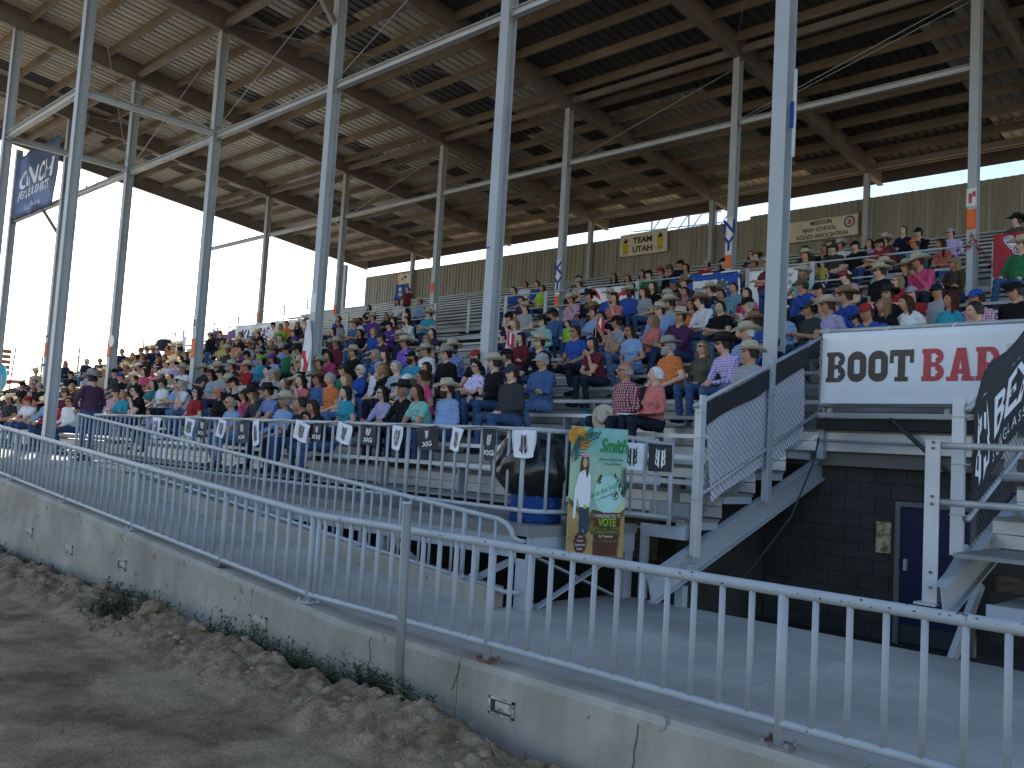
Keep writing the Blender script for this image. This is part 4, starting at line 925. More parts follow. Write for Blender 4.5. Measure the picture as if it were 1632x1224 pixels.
# crowd table: x y sex hat shirt sleeve hair flags pose   (face position in the 1632x1224 frame, used to find row and seat)
CROWD = '''
4 632 w - charcoal s lr g
18 644 m cs charcoal s sr -
31 645 m - grey s sr gc
42 647 w - plum s ly g
56 645 m br white s sr - clasp
48 631 w - coral s lr -
59 624 m - black s sr -
68 618 m by black s sd g
40 621 m bk black s sr -
50 617 m by navy s sr -
23 629 m bk charcoal s sr -
90 640 m cs sky l sr - clasp
98 648 m cs red l sr g clasp
117 647 m - white l sr g knees
107 630 m cb maroon l sr -
113 605 m bk black s sd -
121 618 w - brown s ly -
138 583 m bw navy s sr -
161 582 m - charcoal s xg -
170 590 w - black s ld -
168 600 m cs tan s sr -
195 584 w - black l ld g
187 603 m bk charcoal s sr -
197 609 m bb black s sr -
175 648 w - lavender s lr c
197 632 w - turquoise l ly -
183 628 m bx pink s sr -
201 568 m - navy l sd -
204 577 w - grey s sl g
215 571 w - brown l lr -
225 563 m - black l sd -
211 581 m ct tan l sr -
222 579 w - maroon s ly -
239 564 m ct white s sr -
250 561 m cs navy l sr -
240 575 m - brown s sr g
260 573 m bx charcoal s sr -
271 570 w - navy s bd g
284 568 m ck black l sd -
299 570 w - black l ld g
267 562 w - tan s lr -
277 560 m cs orange s sr -
294 560 m cs yellow s sr -
208 594 m cs grey s sr -
233 596 w - hotpink s lr -
233 586 m bw grey s sr -
250 588 m - red s sr c
264 592 m bk white s sr -
253 597 w - coral s br -
280 591 m - yellow s sy c
276 582 m cs grey s sr -
289 583 m cs lavender s sr -
301 593 m cs white l sg -
320 597 m cs charcoal s sr -
216 612 m - olive s xl -
229 607 m cs black l sd -
256 606 w cw turquoise s ld -
242 621 w - teal s br -
264 618 m bx white s sr g
283 617 w - sky s br g
275 605 m - tan s sr c
305 619 w - white s bg -
233 634 m - black s sd g
309 634 w - red s ld g
340 603 w - greyplaid s bd g
353 605 m bn grey s sr g
351 637 w bo black l lr -
367 617 m cs navy l sr -
247 656 m - lavender s sr c clasp
340 538 m by navy s sr -
354 537 m br charcoal s sr -
347 553 m by black l sd - stand
358 551 w - yellow s lr -
367 551 w - gold s ly g
364 567 m cs charcoal l sr -
377 572 m - greyplaid l xg -
384 538 m - olive s sd -
381 552 m cs coral s sr -
441 523 m bk white s sr -
454 528 m - lime s sl - clasp
458 517 m - orange s sr -
475 523 w - black l lr -
488 519 m ct black l sr -
472 535 w - navy s bd -
489 533 m bw navy l sr -
503 540 w - lavender s ly -
453 545 m - sky s sd -
442 546 m by olive s sr g
434 554 w - tan s by -
411 550 m ct brown s sr -
425 551 w ck black l sd -
455 557 m - sky s sg -
472 550 m bp aqua s sr -
489 554 m bc black s sr -
483 562 m cs aqua l sr -
386 567 m ck purple l sr -
378 573 m - plum l xg -
401 572 m bk orange s sd -
414 569 m cg blueplaid l sr -
435 568 m cb plumplaid l sr -
462 569 m ck green l sr -
489 571 m ck maroon s sd -
374 588 m cw brown l sr -
391 590 m cs red l sr g
417 583 w bg turquoise l ld -
440 583 w bp lavender s lr g
488 588 w cs black s lr -
511 583 m cs maroon l sr -
430 607 m - greyplaid s sd -
452 602 w by grey s by -
454 615 w - brown l by -
471 611 w cs royal l ly -
494 615 w - coral s br -
515 616 m cb denim l sr -
438 628 m ck blueplaid s sd -
391 616 m bk black l sd g
387 646 m - sky s xg g
410 635 w cw hotpink l lr -
434 638 w ck charcoal l ly -
457 651 m cs sky l sg - knees
485 645 w - navy s bg -
489 655 m - black l sd - clasp
525 644 w - black l lr -
531 613 m - orange s sg -
553 594 m bx green s sr g
556 620 w - grey s ly -
533 552 m cs maroon l sr -
537 575 w - hotpink l bd -
567 571 m cs black l sr -
533 531 w - brown l ld -
542 521 w - grey s lr -
538 510 m - royal s sr -
573 515 w - white s ld -
576 535 w - black l ld g
598 534 w - royal s ly g
596 513 m cs purple l sr -
621 525 m bk purple l sr g
618 551 m bx plum s sr - clasp
592 500 w - black s ld -
616 503 w - black s ly -
638 486 w - white s lr -
659 480 m - maroon s sd - stand
671 491 m cw sky l sr -
681 509 m cs turquoise s sr g cross
632 517 w - maroon s ld -
650 512 w - navy s lr -
658 516 w - white l lr - chin
642 547 m cs navy l sd B
651 557 m cs purplefloral l sr g
608 573 w - royal s bg -
627 574 w - brown s lr -
576 597 w - royal l sw g
609 598 m by white s sd -
624 598 w - black l by -
643 601 m - greyplaid s sg -
650 613 w bw grey s sy -
679 580 m bd turquoise s sr B
685 547 w - tan s ly g
691 531 w - plum s bd -
684 609 w - hotpink s pr g
684 566 m cs white l sr -
627 632 w - lavender l bd g
656 640 m ck black l sg -
556 638 w - turquoise s ld -
680 590 w - tan s lr -
695 636 w - aqua s br - clasp
709 629 m cs sky l sr B
694 596 m bx royal s sd c
765 596 w - floral s pd g cross
787 598 m cs black l sd - knees
818 602 m bx charcoal l sr - lap
868 586 m by denim l sg - cross
735 567 m cs blueplaid l sr - clasp
774 574 m br black s sd B
830 571 m bk navy s sr -
700 573 m cg black l sr -
924 542 m - royal s sr g knees
872 552 m cs black l sr -
958 554 w - maroon s ld - chin
909 521 m - neon s sd c lap
883 515 m bk denim l sr g
865 527 m ck aqua l sd -
947 511 w - sky l pd - cross
979 510 m - black s sd -
995 519 m bk grey s sr - chin
833 523 w - white l ly -
833 542 w - maroon l ld -
837 499 m cs grey s sr -
824 513 m bk navy s sr -
925 485 m cs pinkplaid l sr -
940 482 m ck navy l sd -
948 494 w ct brown l lr g
969 476 m cs royal l sr - cross
985 482 w - coral s br -
1002 475 m cs royal l sd d
862 473 w - neon s ld - lap
837 461 m - white s sd -
855 460 m - royal s sd -
824 474 m - royal s sr -
842 482 w - plum s ld -
922 453 m bx olive s sr -
930 465 m cs white s sr -
986 447 w - black s bd -
1006 448 w - black s br -
1025 442 w - grey s ld -
1038 447 m bk green l sd -
1052 454 w - black l br -
1071 455 m bb black l sr - cross
1062 437 m br grey s sr -
1071 436 m bc black l sr g
1084 430 m bk navy s sr -
1096 434 w - tan s ld -
1124 432 m by red s sr -
1029 477 w - grey s le - lap
1065 489 m cs olive s sr -
1082 498 m cs sky l sr g
1051 505 m cs sky l sr -
1089 515 m cs plum l sd - clasp
1098 475 m - redplaid s sd -
1100 461 m ct charcoal s sr -
1102 490 w - orange s bd -
1133 488 m ct white l sd - clasp
1136 469 m cs navy s sr -
1014 532 w - sky s br g lap
1043 526 w - coral s ly - cross
1075 565 m cg orange s sg gB knees
1124 561 w - olive l by g lap
1001 613 m - redplaid l xg g lap
1043 604 w - coral l sw - lap
1179 565 m ck purpleplaid l sd g
1202 575 m cs grey l sr -
1236 556 m by navy s sd g
1190 537 m cs sky l sw -
1222 532 m ct royal s sd g
1276 507 w - sky l br g
1165 475 m - tealplaid s sr -
1175 465 m - tealplaid s sd -
1190 481 w - hotpink s lr - lap
1208 500 m bk aqua s sg - chin
1224 507 w - olive s pr -
1150 497 m - black s sd -
1233 454 m cs maroon s sr - standx
1293 466 m bc royal l sr g chin
1312 503 m bx charcoal s sd -
1321 479 m bd grey s sr -
1162 412 w - black s sd -
1199 426 m cs tan s sr -
1197 411 w - charcoal s bd -
1208 417 m ct tan s sr -
1158 425 m bd black s sr -
1293 403 m bk brown s sr -
1311 404 w - black s pd -
1330 397 m ct olive s sr -
1341 401 m cs white s sd -
1328 410 m bx charcoal s sr g
1320 424 w - yellow s sy cs stand
1371 404 m bk black s sr - knees
1384 394 w - lavender s bd -
1400 401 m bk red s sr - cross
1412 391 m cs plumplaid l sr g
1287 419 m cs tan s sr -
1277 436 w cw aqua s ly -
1354 451 m bt pink s sr g
1362 483 m ct royal l sr -
1354 506 m cs lavender l sr -
1359 519 m bk charcoal s sd c
1401 517 m bt royal s sr -
1408 451 m cs black s sd g
1431 435 m cs grey s sr -
1445 431 w cs navy l ly g
1433 457 w - red s ly g
1425 483 m ck black l sd -
1421 501 w - black l ly -
1444 376 w - navy l pd - clasp
1470 380 m bk black l sd - clasp
1516 378 m by purpleplaid l sr g
1472 403 m bo turquoise s sr -
1515 401 w - coral s lr -
1516 427 w - brown l ly g cross
1468 432 m cs hotpink l sr - chin
1460 473 m by red s sr -
1487 480 m bm grey s sr g
1529 489 m bb pinkplaid s sr g
1586 495 m - coral s sd -
1628 488 m bk black s sd -
1616 359 m ck olive s sr -
1625 403 m cs green l sr - knees
1475 495 w - turquoise s le -
1440 493 w - white s lr -
'''
# the camera's own projection, run backwards to seat each person on a real row
RC = np.array([[*_r2],[*(-_u2)],[*_f]])
def ray(x, y): return RC.T@np.array([(x-816)/1425, (y-612)/1425, 1.])
def seat_of(x, y, hz=.75):
    d = ray(x, y); a = d[2]/d[1]; n = ((8.52+.54)*a-(-.638+.432+hz))/(RISE-RUN*a)
    n = max(0, min(26, round(n)))
    if n in (14, 15): n = 13 if y > 480 and False else 16 if n == 15 else 13
    Y = Yn(n)+.54; return n, d[0]/d[1]*Y, Y
ORD = ['front','second','third','fourth','fifth','sixth','seventh','eighth','ninth','tenth','eleventh','twelfth','thirteenth','fourteenth']
def where(n, X):
    if n >= 16: return 'in the upper seats'
    if n <= 1: return 'in the lowest rows'
    if n <= 3: return 'near the front rail'
    if X < -30: return 'in the sunlit left crowd'
    if n <= 8: return 'in the middle rows'
    return 'below the cross aisle'
def colw(s): return WORD.get(s, s)
_mats['fabric_gold'] = fab('goldcloth', (.68,.50,.10)); WORD['gold'] = 'golden yellow'
ppl = []
for ln in CROWD.strip().split('\n'):
    t = ln.split(); x, y = float(t[0]), float(t[1]); sex, hat, shirt, sl, hair, fl_ = t[2:8]; pose = t[8] if len(t) > 8 else None
    n, X, Y = seat_of(x, y,   .75-.16*('c' in fl_)); ppl.append(dict(n=n, X=X, Y=Y, sex=sex, hat=hat, shirt=shirt, sl=sl, hair=hair, fl=fl_, pose=pose, px=x, py=y))
# spread neighbours that would overlap on one row
for n in range(27):
    r = sorted([p for p in ppl if p['n'] == n], key=lambda p: p['X'])
    for _ in range(12):
        for a, b in zip(r[:-1], r[1:]):
            g = .47-(b['X']-a['X'])
            if g > 0: a['X'] -= g/2; b['X'] += g/2
fr = random.Random(21); tries = 0
while len(ppl) < 298 and tries < 6000:
    tries += 1; n = fr.choice([1,2,3,3,4,4,5,5,6,6,7,7,8,8,9,10,10,11,12,13,16,17,18]); X = fr.uniform(-42,-18) if n < 14 else fr.uniform(-34,-12)
    if n >= 9 and X > -24 and fr.random() < .5: continue
    if AIS[0]-.3 < X < AIS[1]+.3 and n < 14: continue
    if any(p['n'] == n and abs(p['X']-X) < .58 for p in ppl): continue
    sex = fr.choice('mmw'); hat = fr.choice(['-','-','-','cs','cs','cs','ck','ct','bk','bw','by','bn','br','cw']) if sex == 'm' else fr.choice(['-','-','-','-','cs','bk'])
    hair = ('s' if sex == 'm' else fr.choice('llb'))+fr.choice('ddrrylg')
    ppl.append(dict(n=n, X=X, Y=Yn(n)+.54, sex=sex, hat=hat, shirt=fr.choice(['navy','black','charcoal','black','navy','denim','white','red','royal','sky','grey','lavender','teal','coral','blueplaid','greyplaid','denim','maroon','hotpink','turquoise','green','tan','brown']), sl=fr.choice('sl'), hair=hair, fl=fr.choice(['-','-','g']), pose=None, px=0, py=0))
def base_label(p):
    kid = 'c' in p['fl']; who = ('boy' if p['sex'] == 'm' else 'girl') if kid else ('man' if p['sex'] == 'm' else 'woman')
    h = p['hat']; ht = HATW.get(h) or CAPW.get(h)
    hr = 'bald head' if p['hair'][0] == 'x' else '%s%s hair' % ({'s':'short ','l':'long ','b':'','p':'tied back '}[p['hair'][0]], HW[p['hair'][1]])
    s = '%s in %s %s' % (who, colw(p['shirt']), 'shirt' if p['sl'] == 'l' else 'top' if p['sex'] == 'w' else 'T-shirt')
    s += ' and %s' % ht if ht else ' with %s' % hr
    return s
for p in ppl: p['lab'] = base_label(p)
def dups():
    from collections import defaultdict
    g = defaultdict(list)
    for p in ppl: g[p['lab']].append(p)
    return [v for v in g.values() if len(v) > 1]
for v in dups():
    for p in v:
        if 'g' in p['fl']: p['lab'] += ', wearing sunglasses'
for v in dups():
    for p in v: p['lab'] += ' '+where(p['n'], p['X'])
def nb(p):
    q = sorted([r for r in ppl if r is not p], key=lambda r: abs(r['n']-p['n'])*.9+abs(r['X']-p['X']))[0]
    return ('man' if q['sex'] == 'm' else 'woman')+' in '+colw(q['shirt'])
for v in dups():
    for p in v: p['lab'] = base_label(p)+' beside the '+nb(p)
for v in dups():
    v.sort(key=lambda p: (p['n'], p['X']))
    for i, p in enumerate(v): p['lab'] = base_label(p)+' '+ORD[min(13,p['n'])]+' row, '+('left' if i == 0 else 'right' if i == len(v)-1 else 'middle')+' of those alike'
for p in ppl:
    w_ = p['lab'].replace(',','').split()
    if len(w_) > 16: p['lab'] = p['lab'].replace(' with long ',' with ').replace(' with short ',' with ').replace(', wearing sunglasses','').replace(' straw ',' ')
    if len(p['lab'].split()) > 16: p['lab'] = p['lab'].replace(' and white plaid',' plaid').replace('dark denim blue','denim').replace('bright blue','blue').replace('neon yellow green','neon green')
def dz(p): return Zn(p['n'])+.432
for p in ppl:
    pr2 = random.Random(int(p['X']*331)+p['n']*17); po = p['pose']
    if po is None: po = pr2.choice(['knees','knees','lap','lap','clasp','cross','chin'] if p['n'] < 40 else ['lap'])
    z = dz(p)+.03; yy = p['Y']; sc = .72 if 'c' in p['fl'] else 1.
    if po in ('stand','standx','hips'): z -= .462; yy = Yn(p['n'])+.22; sc = .62 if 'c' in p['fl'] else .97
    person((p['X'], yy, z), p['sex'], p['hat'], p['shirt'], p['sl'], p['hair'], p['fl'], po, p['lab'], 'spectators in the grandstand', scale=sc)
person((-19.75,7.45,DECK), 'm', 'cg', 'plumplaid', 'l', 'sd', '-', 'hips', 'big man standing on the platform in dark plaid shirt and grey cowboy hat', 'spectators in the grandstand', yaw=-2.2, scale=1.08)
# ------------------------------------------------------------------ banners, flags and signs
class Ban:
    """a cloth or vinyl sheet with real thickness; o is its lower left corner, ux / uy span it"""
    def __init__(s, name, o, ux, uy, w, h, m, label, cat='banner', wave=.012, seed=0, shape=None, group=None, nu=24, nv=10, kx=1.):
        s.o = Vector(o); s.kx = kx; s.ux = Vector(ux).normalized()*kx; s.uy = Vector(uy).normalized(); s.n = s.ux.cross(s.uy).normalized(); s.w, s.h = w, h
        s.dep = lambda x, y: s.n*(wave*math.sin(x*7.3/max(w,.6)*2+seed)*math.cos(y*3.1/max(h,.3)+seed*.7)+wave*.6*math.sin(x*17/max(w,.6)+y*5/max(h,.3)+seed*2)+(wave*.5*mn.noise((x*6,y*6,seed))))
        s.shape = shape or (lambda u, v: (u*w, v*h)); s.t = root(name, tuple(s.o), label, cat, group)
        mb = MB(); P = lambda u, v, k: (lambda q: s.o+s.ux*q[0]+s.uy*q[1]+s.dep(*q)-s.n*k)(s.shape(u, v))
        mb.grid(lambda u, v: P(u, v, 0), nu, nv); mb.grid(lambda u, v: P(u, v, .005), nu, nv)
        a = (nu+1)*(nv+1); e = [i for i in range(nu)]
        for i in range(nu): mb.f += [(i,i+1,a+i+1,a+i), (nv*(nu+1)+i,nv*(nu+1)+i+1,a+nv*(nu+1)+i+1,a+nv*(nu+1)+i)]; mb.m += [0,0]
        for j in range(nv): mb.f += [(j*(nu+1),(j+1)*(nu+1),a+(j+1)*(nu+1),a+j*(nu+1)), (j*(nu+1)+nu,(j+1)*(nu+1)+nu,a+(j+1)*(nu+1)+nu,a+j*(nu+1)+nu)]; mb.m += [0,0]
        obj('sheet', mb, m, s.t, True)
    def text(s, t, x, y, size, m, bold=0., sx=1., shear=0., nrm=.006, align='CENTER', rot=0., name='lettering'):
        mb = MB(); c, sn = math.cos(rot), math.sin(rot)
        text_mb(mb, t, size, s.o+s.ux*x+s.uy*y, s.ux*c+s.uy*sn, s.uy*c-s.ux*sn, nrm, 0, bold, align, sx*s.kx, shear, (lambda a, b: s.dep(x+a*c-b*sn, y+a*sn+b*c)))
        obj(name, mb, m, s.t); return s
    def poly(s, polys, m, nrm=.006, name='emblem', kind=None):
        mb = MB()
        for k, pts in enumerate(polys):
            cx, cy = np.mean([p[0] for p in pts]), np.mean([p[1] for p in pts])
            b = len(mb.v); mb.v += [tuple(s.o+s.ux*x+s.uy*y+s.dep(x, y)+s.n*(nrm+.0004*(k%5))) for x, y in pts]; mb.f.append(tuple(range(b, b+len(pts)))); mb.m.append(0)
        obj(name, mb, m, s.t, kind=kind); return s
def ell(cx, cy, rx, ry, n=20, a0=0, a1=2*math.pi): return [(cx+rx*math.cos(a0+(a1-a0)*i/n), cy+ry*math.sin(a0+(a1-a0)*i/n)) for i in range(n)]
def rect(x0, x1, y0, y1): return [(x0,y0),(x1,y0),(x1,y1),(x0,y1)]
def ringp(cx, cy, r0, r1, n=22, sy=1.): return [[(cx+r*math.cos(a), cy+r*sy*math.sin(a)) for r, a in ((r0,2*math.pi*i/n),(r1,2*math.pi*i/n),(r1,2*math.pi*(i+1)/n),(r0,2*math.pi*(i+1)/n))] for i in range(n)]
XP, ZU = (1,0,0), (0,0,1)
LX = .80
# slab serif display letters from overlapping strips, unit box 0..1 high
def arcp(cx, cy, rx, ry, t, a0, a1, n=9): return [[(cx+(rx-q)*math.cos(a), cy+(ry-q)*math.sin(a)) for q, a in ((0,a0+(a1-a0)*i/n),(0,a0+(a1-a0)*(i+1)/n),(t,a0+(a1-a0)*(i+1)/n),(t,a0+(a1-a0)*i/n))] for i in range(n)]
H2 = math.pi/2
def slabO(w=.78): return arcp(w/2,.70,w/2,.30,.27,0,math.pi,14)+arcp(w/2,.30,w/2,.30,.27,math.pi,2*math.pi,14)+[rect(0,.27,.30,.70),rect(w-.27,w,.30,.70)]
def slabB(w=.80): return [rect(.06,.34,0,1),rect(0,.40,0,.15),rect(0,.40,.85,1),rect(.34,.50,0,.14),rect(.34,.50,.86,1),rect(.34,.50,.44,.58)]+arcp(.50,.755,.28,.245,.20,-H2,H2)+arcp(.50,.27,.31,.27,.22,-H2,H2)
def slabT(): return [rect(.0,.92,.80,1),rect(0,.15,.58,.80),rect(.77,.92,.58,.80),rect(.32,.60,0,.80),rect(.20,.72,0,.14)]
def slabA(): return [[(.10,0),(.36,0),(.56,1),(.34,1)],[(.60,0),(.88,0),(.66,1),(.44,1)],rect(.26,.72,.22,.36),rect(0,.42,0,.13),rect(.54,.98,0,.13)]
def slabR(): return [rect(.06,.34,0,1),rect(0,.42,0,.14),rect(0,.40,.86,1),rect(.34,.50,.86,1),rect(.34,.50,.40,.54)]+arcp(.50,.70,.29,.30,.21,-H2,H2)+[[(.42,.42),(.62,.44),(.92,0),(.64,0)]]
def slabN(): return [rect(.06,.30,0,1),rect(.66,.90,0,1),[(.06,1),(.34,1),(.90,0),(.64,0)],rect(0,.36,0,.13),rect(.6,.96,.87,1)]
b = Ban('boot_banner', (-5.33,11.38,.885), XP, ZU, 4.6, .94, banner_w, 'large white banner with dark BOOT and red BAR letters over the tunnel', wave=.010, seed=1, nu=40)
def word(b, letters, x, y, hgt, m, name, shear=.02):
    for L, adv in letters: b.poly([[(x+(px+shear*py)*hgt*LX, y+py*hgt) for px, py in p] for p in L], m, name=name); x += adv*hgt*LX
    return x
x = word(b, [(slabB(),.90),(slabO(),.87),(slabO(),.85),(slabT(),1.22)], .06, .28, .40, brown_ink, 'letter')
word(b, [(slabB(),.90),(slabA(),1.02),(slabR(),.98),(slabN(),1.0)], x, .28, .40, red_ink, 'letter')
mb = MB()
for i in range(6): mb.path([(-5.3+i*.8,11.375,1.82),(-5.3+i*.8,11.45,1.86),(-5.3+i*.8,11.53,1.9)],.006,5)
obj('tie', mb, white_p, b.t, kind='stuff')
obj('top_rail', MB().tube((-5.44,11.55,1.875),(-2.3,11.55,1.875),.03,n=10), galv, dk, True)
for x in (-5.3,-3.8): obj('rail_post', MB().box(x-.03,x+.03,11.56,11.62,.7,1.9), galv, dk)
# white cloth with black upper edge behind the left fence
Yd = Vector((0,1,.385)).normalized()
b = Ban('reversed_banner', (-5.425,8.74,-.49), Yd, ZU, 2.52, 1.02, mat('white_mesh_cloth', (.80,.81,.88), .8, var=.04, scale=3, bump=.3, bscale=7), 'white cloth with black top edge hung behind the sloping fence', wave=.012, seed=4, shape=lambda u, v: (u*2.52+.16*(1-v)*(1-u)+.06*v*0, v*1.04))
b2 = Ban('black_edge', (-5.372,8.66,.42), Yd, ZU, 2.60, .245, black_v, 'x', wave=.010, seed=5, shape=lambda u, v: (u*2.62, v*.25+.02*math.sin(u*9)*(1-v)+.03*math.exp(-((u-.55)/.05)**2)*(1-v)))
for o in list(b2.t.children):
    o.name = 'black_edge'; o.parent = b.t; o.location = b2.t.location-b.t.location+o.location
bpy.data.objects.remove(b2.t)
# black sunglasses banner on the right fence
Yr = Vector((0,1,.5)).normalized()
b = Ban('black_banner', (-2.565,8.52,-.17), Yr, ZU, 3.0, .78, black_v, 'black sunglasses banner with white logo hung on the right fence', wave=.020, seed=2, nu=36, shape=lambda u, v: (u*3.0+.05*(1-v), v*(.78+.24*min(1,u/.13)*(1-.5*u))+.03*math.sin(u*11)*v))
def bexlogo(cx, y0, w, h):      # mirrored twin letter mark
    P = []
    for s in (-1, 1):
        P += [[(cx+s*a, y0+c) for a, c in q] for q in ([(w*.10,0),(w*.28,h*.05),(w*.28,h*.95),(w*.10,h)], [(w*.28,h*.05),(w*.5,h*.10),(w*.5,h*.40),(w*.40,h*.36),(w*.40,h*.17),(w*.28,h*.14)], [(w*.28,h*.48),(w*.40,h*.48),(w*.5,h*.55),(w*.46,h*.92),(w*.34,h*.86),(w*.38,h*.58),(w*.28,h*.56)], [(w*.5,h*.40),(w*.40,h*.50),(w*.28,h*.46),(w*.28,h*.40)])]
    return P+[[(cx-w*.44,y0+h*.92),(cx-w*.3,y0+h*.9),(cx-w*.5,y0+h*1.12)],[(cx+w*.44,y0+h*.92),(cx+w*.3,y0+h*.9),(cx+w*.5,y0+h*1.12)],[(cx-w*.28,y0+h*.05),(cx-w*.1,y0),(cx-w*.16,y0-h*.13)],[(cx+w*.28,y0+h*.05),(cx+w*.1,y0),(cx+w*.16,y0-h*.13)]]
b.poly(bexlogo(.24,.10,.30,.56), white_ink, name='logo')
b.text('BEX', .50, .46, .50, white_ink, bold=.010, sx=1.7, shear=.12, align='LEFT'); b.text('S U N G L A S S E S', .50, .15, .15, white_ink, sx=1.15, align='LEFT')
# wall banners
b = Ban('team_banner', (-22.78,29.40,8.37), XP, ZU, 2.38, .94, cream_v, 'cream TEAM UTAH banner high on the rear wall', wave=.02, seed=3)
b.text('TEAM', 1.16, .62, .34, ink, bold=.012, sx=1.12); b.text('UTAH', 1.16, .24, .34, ink, bold=.012, sx=1.1)
yel = []; blk = []
for cx, cy in ((.30,.0),(2.02,.05)):
    yel += [ell(cx,cy+.52,.10,.12), ell(cx,cy+.34,.13,.11), ell(cx-.14,cy+.50,.05,.10), ell(cx+.12,cy+.44,.05,.09), ell(cx,cy+.20,.10,.08), ell(cx+.12,cy+.2,.06,.07)]
    blk += [[(cx-.15,cy+.68),(cx-.1,cy+.58),(cx+.1,cy+.58),(cx+.15,cy+.7),(cx+.06,cy+.66),(cx+.04,cy+.76),(cx-.04,cy+.76),(cx-.06,cy+.66)], rect(cx-.07,cx-.04,cy+.06,cy+.22), rect(cx+.04,cx+.07,cy+.06,cy+.22)]
b.poly(yel, gold, name='printed_figure'); b.poly(blk, ink, nrm=.009, name='printed_hat')
b = Ban('association_banner', (-15.35,29.40,8.05), XP, ZU, 2.72, .74, cream_v, 'cream Missouri high school rodeo banner on the rear wall', wave=.02, seed=6)
b.text('MISSOURI', 1.38, .60, .20, ink, bold=.005, sx=.95); b.text('HIGH SCHOOL', 1.32, .37, .20, ink, bold=.005, sx=.92); b.text('RODEO ASSOCIATION', 1.42, .13, .20, ink, bold=.005, sx=.92)
b.poly(ringp(2.40,.50,.15,.20), blue_ink, name='seal_ring'); b.poly([[(2.34,.42),(2.40,.42),(2.41,.58),(2.35,.58)],[(2.42,.41),(2.47,.41),(2.46,.58),(2.41,.58)],[(2.30,.42),(2.36,.42),(2.36,.46),(2.31,.45)]], red_ink, name='seal_boot')
ol = [(.50,.56),(.62,.62),(.66,.50),(.76,.42),(.78,.30),(.86,.24),(.80,.18),(.56,.26),(.60,.44)]
b.poly([[(ol[i][0],ol[i][1]),(ol[(i+1)%9][0],ol[(i+1)%9][1]),(ol[(i+1)%9][0]+.012,ol[(i+1)%9][1]+.012),(ol[i][0]+.012,ol[i][1]+.012)] for i in range(9)], mat('grey_print', (.3,.28,.24)), name='state_outline')
obj('rope', MB().path([(-12.65,29.4,8.78),(-12.42,29.36,8.92)],.01,5).path([(-12.65,29.4,8.06),(-12.4,29.36,7.95)],.01,5), dark_steel, b.t)
b = Ban('blue_flag', (-37.72,29.40,7.62), XP, ZU, 1.12, .90, blue_v, 'blue provincial flag with shield on the left end of rear wall', 'flag', .035, 7, shape=lambda u, v: (u*1.05+.02-.10*(1-u)*(1-v), v*.9+.18*u*(1-v)))
b.poly([rect(.28,.62,.42,.55)], mat('shield_green', (.12,.24,.12)), name='shield'); b.poly([rect(.28,.62,.28,.42)], gold, name='shield_base'); b.poly([rect(.28,.62,.56,.74)], white_ink, name='shield_top'); b.poly([rect(.43,.47,.56,.74),rect(.28,.62,.63,.67)], red_ink, nrm=.009, name='cross')
b = Ban('rider_banner', (-37.58,29.41,8.52), XP, ZU, 1.12, .60, cream_v, 'small cream banner with orange border and black rider print above the blue flag', 'banner', .02, 8)
b.poly([rect(0,.10,0,.6),rect(1.02,1.12,0,.6)], orange_p, name='border'); b.poly([ell(.50,.32,.18,.05),ell(.36,.27,.09,.06),ell(.66,.38,.08,.06),ell(.52,.42,.04,.07)], ink, name='printed_rider')
# banners on the cross aisle rail
b = Ban('state_flag', (-13.50,20.50,4.10), XP, ZU, 1.62, .98, blue_v, 'bright blue flag with round seal on the cross aisle rail', 'flag', .03, 9)
b.poly(ringp(1.06,.56,.0,.17,18), mat('seal_olive', (.16,.17,.07)), name='seal'); b.poly([[(1.06+.2*math.cos(a)+.035*math.cos(a+t), .56+.2*math.sin(a)+.035*math.sin(a+t)) for t in (0,1.6,3.1,4.7)] for a in [i*.7 for i in range(9)]], mat('seal_cream', (.62,.55,.28)), name='seal_feathers')
b.text('OKLAHOMA', 1.05, .18, .13, white_ink, bold=.004); b.poly([rect(0,1.62,.94,.98),rect(1.56,1.62,0,.95)], white_ink, name='white_edge')
b = Ban('year_sign', (-13.30,20.46,4.02), XP, ZU, .74, .86, white_p, 'white paper sign with blue lettering taped on the blue flag', 'sign', .012, 10)
for i, t in enumerate(('2013-2014','NHSRA','RODEO','TEAM')): b.text(t, .37, .62-.16*i, .14, blue_ink, bold=.004)
b = Ban('script_banner', (-11.62,20.50,3.98), XP, ZU, 1.55, 1.02, banner_w, 'white banner with blue script lettering beside the blue flag', wave=.02, seed=11)
for i, t in enumerate(('Kieran Foster','Miss Nevada','High School','Rodeo','2014')): b.text(t, .72, .84-.19*i, .19, blue_ink, shear=.35, sx=.9)
b = Ban('cross_flag', (-16.90,20.50,4.02), XP, ZU, 1.58, .97, banner_w, 'white flag with red diagonal cross on the cross aisle rail', 'flag', .03, 12)
b.poly([[(0,.0),(.14,0),(1.58,.85),(1.58,.97),(1.44,.97),(0,.12)],[(0,.97),(.14,.97),(1.58,.12),(1.58,0),(1.44,0),(0,.85)]], mat('flag_red', (.55,.03,.05)), name='diagonal_cross')
b = Ban('red_state_banner', (-5.86,20.48,4.30), XP, ZU, .98, .92, maroon_v, 'dusty red state shaped banner with white outlined GEORGIA letters', wave=.03, seed=13, shape=lambda u, v: (u*.98*(.86+.14*(1-v))+.10*v*(u < .5)*0+.08*(1-v)*0, v*.92))
b.text('GEORGIA', .52, .46, .22, white_ink, bold=.022, rot=-.95); b.text('GEORGIA', .52, .46, .22, blue_ink, bold=.002, rot=-.95, nrm=.010)
gar = mat('red_tinsel', (.30,.012,.02), .5, var=.4, scale=40)
